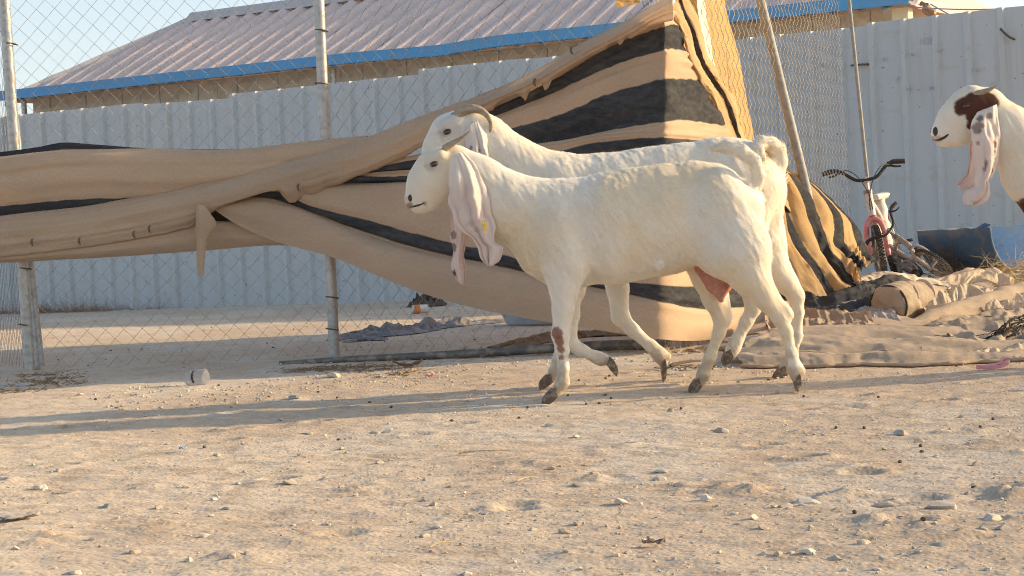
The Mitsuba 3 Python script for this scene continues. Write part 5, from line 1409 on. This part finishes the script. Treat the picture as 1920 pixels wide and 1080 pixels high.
for sd, f0, f1 in ((1, 0.12, 0.55),):
    q = [fc + lb * 0.288 + axb * 0.02, fc + lb * 0.288 + axb * 0.10, fc + lb * 0.27 + axb * .05 + [0, 0, 0.028], fc + lb * .262 + axb * .01 + [0, 0, .018]]
    put('torn_flap', cat([hull(np.vstack([q, np.array(q) + [0.0, 0.012, 0.004]]))]), 'navy_plastic', tr)


def blades(spots, n, L, spread, r, up=0.7, seed=0):
    g_ = np.random.default_rng(seed)
    out = []
    for k in range(n):
        b = spots[g_.integers(len(spots))] + g_.normal(0, 1, 3) * [spread, spread, 0]
        b[2] = float(ground_height(b[0], b[1])) + (spots[0][2] if spots[0][2] > 0.02 else 0) * g_.uniform(0.0, 1.0)
        d = g_.normal(0, 1, 3); d[2] = abs(d[2]) * up
        d /= np.linalg.norm(d)
        l = L * g_.uniform(0.4, 1.2)
        p = curve([b, b + d * l * .5 + [0, 0, .02 * l], b + d * l + g_.normal(0, .15 * l, 3)], 5)
        p[:, 2] = np.maximum(p[:, 2], 0.003)
        out.append(tube(p, np.linspace(r, r * .3, 5), 3, cap=False))
    return cat(out)


k = thing('straw_pile', 'golden straw scattered in front of the blue half barrel', 'straw')
put(k, blades([at(x, y, 11.4) * [1, 1, 1] for x, y in ((1880, 520), (1910, 516), (1940, 514), (1970, 514))], 420, 0.16, 0.09, 0.0022, 0.4, 5), 'dry_grass', kind='stuff')
k = thing('dry_bush', 'dark tangled dry weed between the fallen bicycle and the blue half barrel', 'weed')
put(k, blades([at(1785, 505, 12.4), at(1800, 505, 12.4), at(1770, 508, 12.4)], 260, 0.22, 0.07, 0.0018, 1.2, 6), 'dark_twig', kind='stuff')
k = thing('dry_weeds', 'red brown dry weeds along the foot of the metal fence at the left', 'weed')
sp = [W0 + wd * wall_s(x) + wn * 0.22 for x in (-60, 4, 14, 24, 36, 84, 92, 100, 108, 118, 126, 168, 176, 190, 205, 236, 300)]
put(k, blades(sp, 620, 0.16, 0.10, 0.0024, 0.7, 7), 'red_brown_grass', kind='stuff')
k = thing('leaf_litter', 'dry brown leaf litter along the pipe and the pen posts', 'litter')
sp = [on_ground(x, y) for x, y in ((70, 705), (95, 712), (115, 720), (610, 692), (650, 690), (690, 690), (720, 694), (760, 700), (60, 720), (30, 735), (575, 696), (1280, 690), (1320, 660), (1345, 655), (1500, 655), (1530, 640))]
put(k, blades(sp, 900, 0.045, 0.075, 0.0022, 0.25, 8), 'leaf_litter', kind='stuff')

# ------------------------------------------------------------------ litter
def rags(name, label, pts, mat, width, height, seed, nu=120, cat_='cloth', nv=26):
    """A crumpled length of cloth lying along pts."""
    k = thing(name, label, cat_)
    c = curve(np.array(pts), nu)
    t = np.gradient(c, axis=0); t[:, 2] = 0; t /= np.linalg.norm(t, axis=1, keepdims=True)
    s = np.stack([-t[:, 1], t[:, 0], 0 * t[:, 0]], 1)
    w = np.linspace(-1, 1, nv)
    u = np.linspace(0, 1, nu)
    env = np.sin(np.pi * np.clip(u * 0.92 + 0.05, 0, 1)) ** 0.6 * (0.7 + 0.8 * fbm2(u * 5, 0, 1.6, 3, seed))
    q = np.stack([u[:, None] * 13 + 0 * w, w * 2.6 + 0 * u[:, None], 0 * u[:, None] * w + seed], -1)
    r1, r2, r3 = (meshkit.fbm(q * f, 4, seed + j) for j, f in enumerate((1.0, 1.0, 2.6)))
    V = c[:, None] + s[:, None] * (w * width * env[:, None])[..., None] + np.stack([0.06 * (r2 - .5), 0.06 * (r1 - .5), height * env[:, None] * (1 - w ** 2) * (0.3 + 1.9 * np.abs(r1 - 0.5) * 2 + 0.8 * np.abs(r3 - .5)) + 0.004], -1)
    V = V.reshape(-1, 3)
    V[:, 2] = np.maximum(V[:, 2], ground_height(V[:, 0], V[:, 1]) + 0.004)
    put(k, (V, grid_faces(nu, nv)), mat, smooth=True)
    return k


rags('rag_heap', 'long grey blue crumpled rags lying on the sand behind the middle post', [on_ground(632, 640), on_ground(690, 632), on_ground(740, 628), on_ground(800, 618), on_ground(850, 612), on_ground(950, 604)], 'rag', 0.17, 0.07, 31)
rags('rag_heap', 'small dark grey rag at the near side of the long rags behind the mesh', [on_ground(650, 643), on_ground(690, 639), on_ground(720, 637)], 'rag', 0.10, 0.03, 33, 60)
rags('dark_debris', 'dark lump of rubbish on the sand close to the metal fence', [on_ground(776, 574), on_ground(800, 574), on_ground(834, 572)], 'dark_twig', 0.22, 0.12, 35, 60, 'rubbish')
rags('crust_ridge', 'low ridge of soil and roots just behind the pipe near the walking legs', [on_ground(920, 655), on_ground(990, 645), on_ground(1080, 632), on_ground(1180, 628), on_ground(1250, 630)], 'leaf_litter', 0.18, 0.04, 36, 120, 'soil')
kb = thing('grey_basin', 'pale grey plastic basin lying behind the front leg of the nearest goat inside the pen', 'basin')
c = on_ground(1035, 608)
a = np.linspace(0, 2 * np.pi, 41)
prof = [(0.0, 0.0), (0.20, 0.0), (0.215, 0.02), (0.25, 0.13), (0.268, 0.135), (0.268, 0.125), (0.256, 0.122), (0.222, 0.015)]
V = np.array([[c + [r_ * math.cos(t) * 1.25, r_ * math.sin(t), z] for r_, z in prof] for t in a]).reshape(-1, 3)
put(kb, (V, grid_faces(41, len(prof))), 'grey_plastic', smooth=35)
kc = thing('tin_can', 'small orange and white can lying in the sunlit strip inside the pen', 'can')
c = on_ground(788, 588) + [0, 0, 0.032]
put('can_body', tube([c + [-.06, 0, 0], c + [-.055, 0, 0], c + [.055, .03, 0], c + [.06, .03, 0]], [.028, .033, .033, .028], 20), 'paper_white', kc, smooth=40)
paint('orange_print', (0.60, 0.22, 0.06), 0.4, 0.4)
put('can_label', tube([c + [-.05, 0, 0], c + [-.005, .014, 0]], [.0335, .0335], 20, cap=False), 'orange_print', kc, smooth=40)


def bottle(key, p, d, L=0.2, r=0.032, cap=None, crush=0.0, mat='clear_plastic'):
    d = np.asarray(d, float); d /= np.linalg.norm(d)
    z = np.array([0, 0.03, 0.06, 0.3, 0.34, 0.38, 0.62, 0.74, 0.84, 0.90, 0.97]) * L
    rr = np.array([0.6, 0.92, 1, 1, 0.93, 1, 1, 0.85, 0.5, 0.40, 0.40]) * r
    V, F = tube(p + d * z[:, None], rr, 24)
    if crush:
        V = V + crush * 2 * (np.stack([meshkit.fbm(V * 30, 3, q) for q in (1, 2, 3)], -1) - 0.5)
    put('bottle_wall', (V, F), mat, key, smooth=35)
    if cap:
        put('cap', tube([p + d * .95 * L, p + d * 1.06 * L, p + d * 1.065 * L], [.46 * r, .46 * r, .38 * r], 18), cap, key, smooth=35)
    return d


kb = thing('plastic_bottle', 'clear plastic bottle with a red cap lying behind the hind legs', 'bottle')
p = on_ground(1392, 662) + [0, 0, 0.036]
bottle(kb, p, (1, 0.1, 0.02), 0.105, 0.036, 'red_plastic')
pt = on_ground(368, 722)
kb = thing('plastic_cup', 'crumpled clear plastic cup lying on the shaded sand left of the hanging tongue', 'cup')
V, F = tube(pt + np.array([0, 0, .030]) + np.array([1, -.25, -0.06]) * np.array([[-.038], [-.034], [-.01], [-.004], [.002], [.038], [.042]]), [0.026, 0.031, 0.034, .031, .034, 0.036, 0.030], 28)
V = V + 0.034 * (np.stack([meshkit.fbm(V * 26, 3, q) for q in (4, 5, 6)], -1) - 0.5)
put('cup_wall', (V, F), 'clear_plastic', kb, smooth=45)
put('band', tube(curve([pt + [-.004, -.036, .012], pt + [-.010, -.038, .034], pt + [-.004, -.020, .058]], 8), 0.004, 6), 'black_rubber', kb, smooth=True)
kp = thing('pink_slipper', 'flat pink rubber slipper sole lying at the lower right of the heap', 'slipper')
c = on_ground(1862, 694) + [0, 0, 0.014]
a = np.linspace(0, 2 * np.pi, 37)[:-1]
o = np.stack([0.058 * np.cos(a), (0.020 + 0.006 * np.cos(a)) * np.sin(a), 0 * a], 1)
V, F = hull(np.vstack([c + o * [1, 1.5, 1] + [0, 0, .006], c + o * [1, 1.5, 1] * 1.03, c + o * [1, 1.5, 1] + [0, 0, -.008]]))
Vx = V - c
V = V + np.stack([0 * V[:, 0], 0 * V[:, 0], 2.2 * Vx[:, 0] ** 2 + 0.12 * Vx[:, 0]], 1)
put('sole', (V, F), 'pink_plastic', kp, smooth=50)
put('strap', tube(curve([c + [.012, -.036, .008], c + [.038, -.01, .030], c + [.042, .03, .016]], 12), 0.0035, 6), 'pink_plastic', kp, smooth=True)


def flake(name, label, px, py, L, W, mat, cat_, th=0.0012, curl=0.02, yaw=0.0, seed=0, lift=0.004):
    k = thing(name, label, cat_)
    c = on_ground(px, py)
    u, v = np.meshgrid(np.linspace(-1, 1, 22), np.linspace(-1, 1, 9), indexing='ij')
    edge_ = np.sqrt(np.clip(1 - u ** 2, 0, 1)) * (0.75 + 0.6 * meshkit.fbm(np.stack([u * 2, 0 * u, 0 * u + seed], -1), 2, seed))
    x, y = u * L / 2, v * W / 2 * edge_
    z = curl * u ** 2 + 0.5 * curl * v ** 2 + 0.012 * (meshkit.fbm(np.stack([u * 2, v * 2, 0 * u + seed], -1), 2, seed) - 0.3)
    V = np.stack([x * math.cos(yaw) - y * math.sin(yaw), x * math.sin(yaw) + y * math.cos(yaw), z], -1).reshape(-1, 3)
    V[:, 2] += lift - min(0, V[:, 2].min())
    F = grid_faces(22, 9)
    put(k, (np.vstack([V, V + [0, 0, th]]) + c, np.vstack([F[:, ::-1], F + len(V)])), mat, smooth=True)


flake('bark_strip', 'curled dark strip of bark on the open sand at the bottom of the picture', 1226, 1026, 0.042, 0.014, 'dark_pipe', 'bark', curl=0.006, yaw=0.1, seed=3)
flake('bark_strip', 'curved brown strip of bark below the pipe near the middle post', 765, 690, 0.13, 0.05, 'leaf_litter', 'bark', curl=0.02, yaw=0.1, seed=4)
flake('paper_scrap', 'small pale blue paper scrap on the sand at the left', 343, 846, 0.022, 0.02, 'pale_blue_plastic', 'paper', curl=0.004, seed=5)
flake('red_scrap', 'tiny red plastic scrap on the sand below the pipe', 806, 710, 0.035, 0.02, 'pink_plastic', 'scrap', curl=0.008, seed=6)
flake('paper_scrap', 'white paper scrap caught on the pipe behind the mesh', 868, 660, 0.05, 0.04, 'paper_white', 'paper', curl=0.02, yaw=.4, seed=7)
flake('cardboard_scrap', 'flat grey white scrap at the left edge of the open sand', 30, 975, 0.10, 0.05, 'grey_stone', 'cardboard', curl=0.002, yaw=0.1, seed=8)
for px0, py0, px1, py1, lab in ((860, 853, 958, 850, 'long thin straw stalk lying on the sand in the middle'), (806, 1030, 850, 1024, 'short pale twig near the bottom of the picture'), (970, 905, 1010, 900, 'thin dry stalk on the sand right of the middle'), (1258, 690, 1312, 682, 'dark dead branch on the ground at the foot of the corner post')):
    k = thing('twig', lab, 'twig')
    r_ = 0.008 if px0 == 1258 else 0.0016
    a_, b_ = on_ground(px0, py0) + [0, 0, r_ + .002], on_ground(px1, py1) + [0, 0, r_ + .004]
    put(k, tube(curve([a_, (a_ + b_) / 2 + [0, 0.006, .004], b_], 10), np.linspace(r_, r_ * .5, 10), 6), 'dark_twig' if px0 == 1258 else 'dry_grass', smooth=True)

# ------------------------------------------------------------------ stones
def stone_mesh(seed, sub=2):
    g_ = np.random.default_rng(seed)
    s = trimesh.creation.icosphere(subdivisions=sub)
    v = np.array(s.vertices)
    for _ in range(15):
        n = g_.normal(0, 1, 3); n /= np.linalg.norm(n)
        c = g_.uniform(0.42, 0.80)
        d = v @ n
        v = v - np.where(d > c, d - c, 0)[:, None] * n
    v = v * (1 + 0.16 * (meshkit.fbm(v * 2.2 + seed, 3, seed)[:, None] - 0.5) * 2)
    v = v * [1.0, g_.uniform(0.65, 0.95), g_.uniform(0.5, 0.75)]
    return v, np.array(s.faces)


PLY = {}
def stone_ply(i, mat):
    if (i, mat) not in PLY:
        PLY[i, mat] = mikit.ply(stone_mesh(100 + i), 'mat_' + mat, smooth=14)
    return PLY[i, mat]


def stone(px, py, wpx, mat, label, group=None, i=None, flat=1.0, name='stone'):
    p = on_ground(px, py)
    m = p[1] / FOCAL
    k = thing(name, label, 'stone', group)
    r = wpx * m * 0.55
    i = len(USED) % 12 if i is None else i
    put(k, None, mat, shape=stone_ply(i, mat), to_world=T().translate((p + [0, 0, r * 0.16 * flat]).tolist()).rotate([0, 0, 1], float((px * 7 + py * 13) % 360)).rotate([1, 0, 0], float((px * 3 + py) % 24 - 12)).scale([r, r, r * flat]))


big = [(12, 722, 34, 'grey_stone', 'pale concrete lump at the left edge beside the pen post'), (44, 724, 40, 'grey_stone', 'grey concrete block in front of the left pen post'), (66, 693, 18, 'pale_stone', 'small pale brick piece touching the left pen post'), (81, 693, 18, 'pale_stone', 'small pale brick piece against the thin second post'),
       (150, 741, 16, 'pale_stone', 'bright pale stone at the edge of the shade on the left'), (626, 706, 32, 'pale_stone', 'cream stone on the sand below the foot of the middle post'), (556, 747, 38, 'grey_stone', 'flat grey stone in the goat shadow below the pipe end'), (578, 812, 20, 'pale_stone', 'upright pinkish stone on the sand left of the middle'),
       (725, 811, 28, 'pale_stone', 'pale stone with a second one against its left side'), (704, 813, 24, 'grey_stone', 'grey stone leaning against a pale one left of the middle'), (75, 917, 34, 'pale_stone', 'pale stone with a long shadow at the left'), (30, 1030, 20, 'pale_stone', 'pale rounded stone in the lower left corner'),
       (875, 1078, 38, 'grey_stone', 'grey stone cut by the bottom edge of the picture'), (1166, 944, 38, 'pale_stone', 'large pale stone right of the middle of the sand'), (1326, 938, 32, 'pale_stone', 'flat pale stone to the right of the large pale one'), (1414, 973, 28, 'pale_stone', 'whitish angular stone left of the double grey lump'),
       (1452, 952, 22, 'pale_stone', 'small slanting stone touching the grey lump'), (1512, 944, 60, 'grey_stone', 'broad grey lump of hard soil right of the middle'), (1475, 950, 40, 'grey_stone', 'low grey lump joined to a broader one'), (1860, 974, 42, 'pale_stone', 'smooth pale stone near the right edge'),
       (1845, 994, 24, 'grey_stone', 'upright grey stone near the right edge below a pale one'), (1665, 950, 56, 'grey_stone', 'rough grey lump at the left of the dark pair on the right'), (1765, 955, 70, 'grey_stone', 'wide dark grey lump at the right of the dark pair'), (1613, 1002, 26, 'grey_stone', 'brown stone below the dark pair'),
       (1010, 738, 17, 'pale_stone', 'white stone beside the front hoof of the nearest goat'), (1805, 783, 18, 'pale_stone', 'small bright stone on the right half of the sand'), (1355, 810, 36, 'grey_stone', 'flat grey stone right below the hind hooves'), (1690, 815, 40, 'grey_stone', 'flat grey stone on the right with white crust'),
       (400, 938, 20, 'pale_stone', 'brownish stone on the sand at the left centre'), (425, 955, 22, 'grey_stone', 'dark flat stone left of centre'), (1235, 900, 40, 'grey_stone', 'rough grey clod in the middle right of the sand'), (1095, 912, 46, 'grey_stone', 'pale rough clod left of the rough grey one'), (1310, 905, 40, 'grey_stone', 'flat grey clod right of the rough grey one'),
       (1240, 884, 30, 'grey_stone', 'small dark clod behind the rough grey one'), (1765, 1022, 36, 'grey_stone', 'sharp grey clod near the lower right'), (1565, 1050, 36, 'grey_stone', 'low grey clod near the bottom right'), (1880, 992, 40, 'grey_stone', 'dark clod cut by the right edge'), (1153, 1042, 18, 'pale_stone', 'small pointed pale stone near the bottom'),
       (355, 1052, 24, 'pale_stone', 'pale stone near the bottom left of centre'), (435, 1044, 30, 'grey_stone', 'grey crusted clod near the bottom left'), (205, 950, 38, 'grey_stone', 'pale crusted clod at the left'), (820, 990, 26, 'grey_stone', 'grey clod in the middle of the lower sand'), (905, 965, 30, 'grey_stone', 'grey crusted clod below the middle'),
       (545, 905, 34, 'grey_stone', 'grey crusted clod left of the middle'), (605, 900, 26, 'grey_stone', 'grey white clod beside another one left of the middle'), (1395, 635, 26, 'pale_stone', 'rounded rubble stone behind the hind legs'), (1362, 642, 22, 'pale_stone', 'small rubble stone under the edge of the striped cloth'), (1510, 655, 26, 'pale_stone', 'rubble stone lying on the edge of the ground cloth')]
for q in big:
    stone(*q, flat=0.62 if q[3] == 'grey_stone' and q[2] > 25 else 0.9)
r_ = np.random.default_rng(77)
n_small = 0
while n_small < 235:
    py = 735 + 345 * r_.random() ** 1.1
    px = r_.uniform(-10, 1930)
    p = on_ground(px, py)
    w = float(np.clip(0.0058 * math.exp(r_.normal(0, 0.5)), 0.0042, 0.018) * 2 * FOCAL / p[1])
    pale = r_.random() < 0.62
    tone = ('tiny ' if w < 10 else 'small ' if w < 17 else 'larger ') + ('pale' if pale else 'grey')
    where = ('just below the goats' if py < 830 else 'halfway down the sand' if py < 950 else 'near the bottom') + (', far left' if px < 320 else ', left' if px < 640 else ', left of centre' if px < 960 else ', right of centre' if px < 1280 else ', right' if px < 1600 else ', far right')
    stone(px, py, w, 'pale_stone' if pale else 'grey_stone', f'{tone} stone chip on the open sand, {where}', f'{tone} stone chips, {where}', name='stone_chip', flat=r_.uniform(0.6, 1.0))
    n_small += 1


def gravel(n, seed, x, y, r0, sub=1):
    g_ = np.random.default_rng(seed)
    base = [stone_mesh(300 + q, 0 if sub == 0 else 1) for q in range(8)]
    X, Yy = g_.uniform(*x, n), y[0] + (y[1] - y[0]) * g_.random(n) ** 1.2
    dens = meshkit.fbm(np.stack([X * 1.6, Yy * 1.6, 0 * X], -1), 3, 12)
    keep = g_.random(n) < sstep(0.35, 0.65, dens)
    X, Yy = X[keep], Yy[keep]
    R = np.clip(r0 * np.exp(g_.normal(0, 0.5, len(X))), 0.0012, 0.010)
    Z = ground_height(X, Yy)
    ms = []
    for q in range(8):
        i = np.arange(q, len(X), 8)
        v, f = base[q]
        an = g_.uniform(0, 2 * np.pi, len(i)); c_, s_ = np.cos(an), np.sin(an)
        vv = np.stack([v[None, :, 0] * c_[:, None] - v[None, :, 1] * s_[:, None], v[None, :, 0] * s_[:, None] + v[None, :, 1] * c_[:, None], v[None, :, 2] + 0 * c_[:, None]], -1)
        vv = vv * R[i][:, None, None] + np.stack([X[i], Yy[i], Z[i] + R[i] * 0.25], 1)[:, None]
        ms.append((vv.reshape(-1, 3), (f[None] + (np.arange(len(i)) * len(v))[:, None, None]).reshape(-1, 3)))
    return cat(ms)


k = thing('gravel', 'fine pale gravel strewn over the sand', 'gravel')
put(k, gravel(7000, 5, (-2.2, 2.2), (2.9, 7.6), 0.0023), 'pale_stone', kind='stuff', smooth=False)
k = thing('gravel', 'fine grey grit mixed into the sand', 'gravel')
put(k, gravel(6000, 6, (-2.2, 2.2), (2.9, 8.5), 0.0023), 'grey_stone', kind='stuff', smooth=False)
k = thing('gravel', 'scattered pebbles and droppings on the sand inside the pen', 'gravel')
put(k, gravel(330, 7, (-4, 1.0), (9.0, 14.5), 0.006, 1), 'dark_twig', kind='stuff', smooth=False)
k = thing('gravel', 'pale rubble chips along the pipe and under the legs', 'gravel')
put(k, gravel(1500, 8, (-1.6, 1.4), (6.6, 9.2), 0.0075, 1), 'pale_stone', kind='stuff', smooth=False)
k = thing('droppings', 'dark goat droppings scattered on the sand around the hooves', 'droppings')
g_ = np.random.default_rng(9)
ms = []
for _ in range(45):
    cx, cy = g_.uniform(-1.6, 1.6), 3.2 + 4.6 * g_.random() ** 0.8
    v = np.array(trimesh.creation.icosphere(subdivisions=1).vertices) * [0.0062, 0.0045, 0.0042]
    a = g_.uniform(0, 6.3)
    v = np.stack([v[:, 0] * math.cos(a) - v[:, 1] * math.sin(a), v[:, 0] * math.sin(a) + v[:, 1] * math.cos(a), v[:, 2]], 1)
    ms.append((v + [cx, cy, float(ground_height(cx, cy)) + 0.003], np.array(trimesh.creation.icosphere(subdivisions=1).faces)))
put(k, cat(ms), 'dark_twig', kind='stuff', smooth=True)
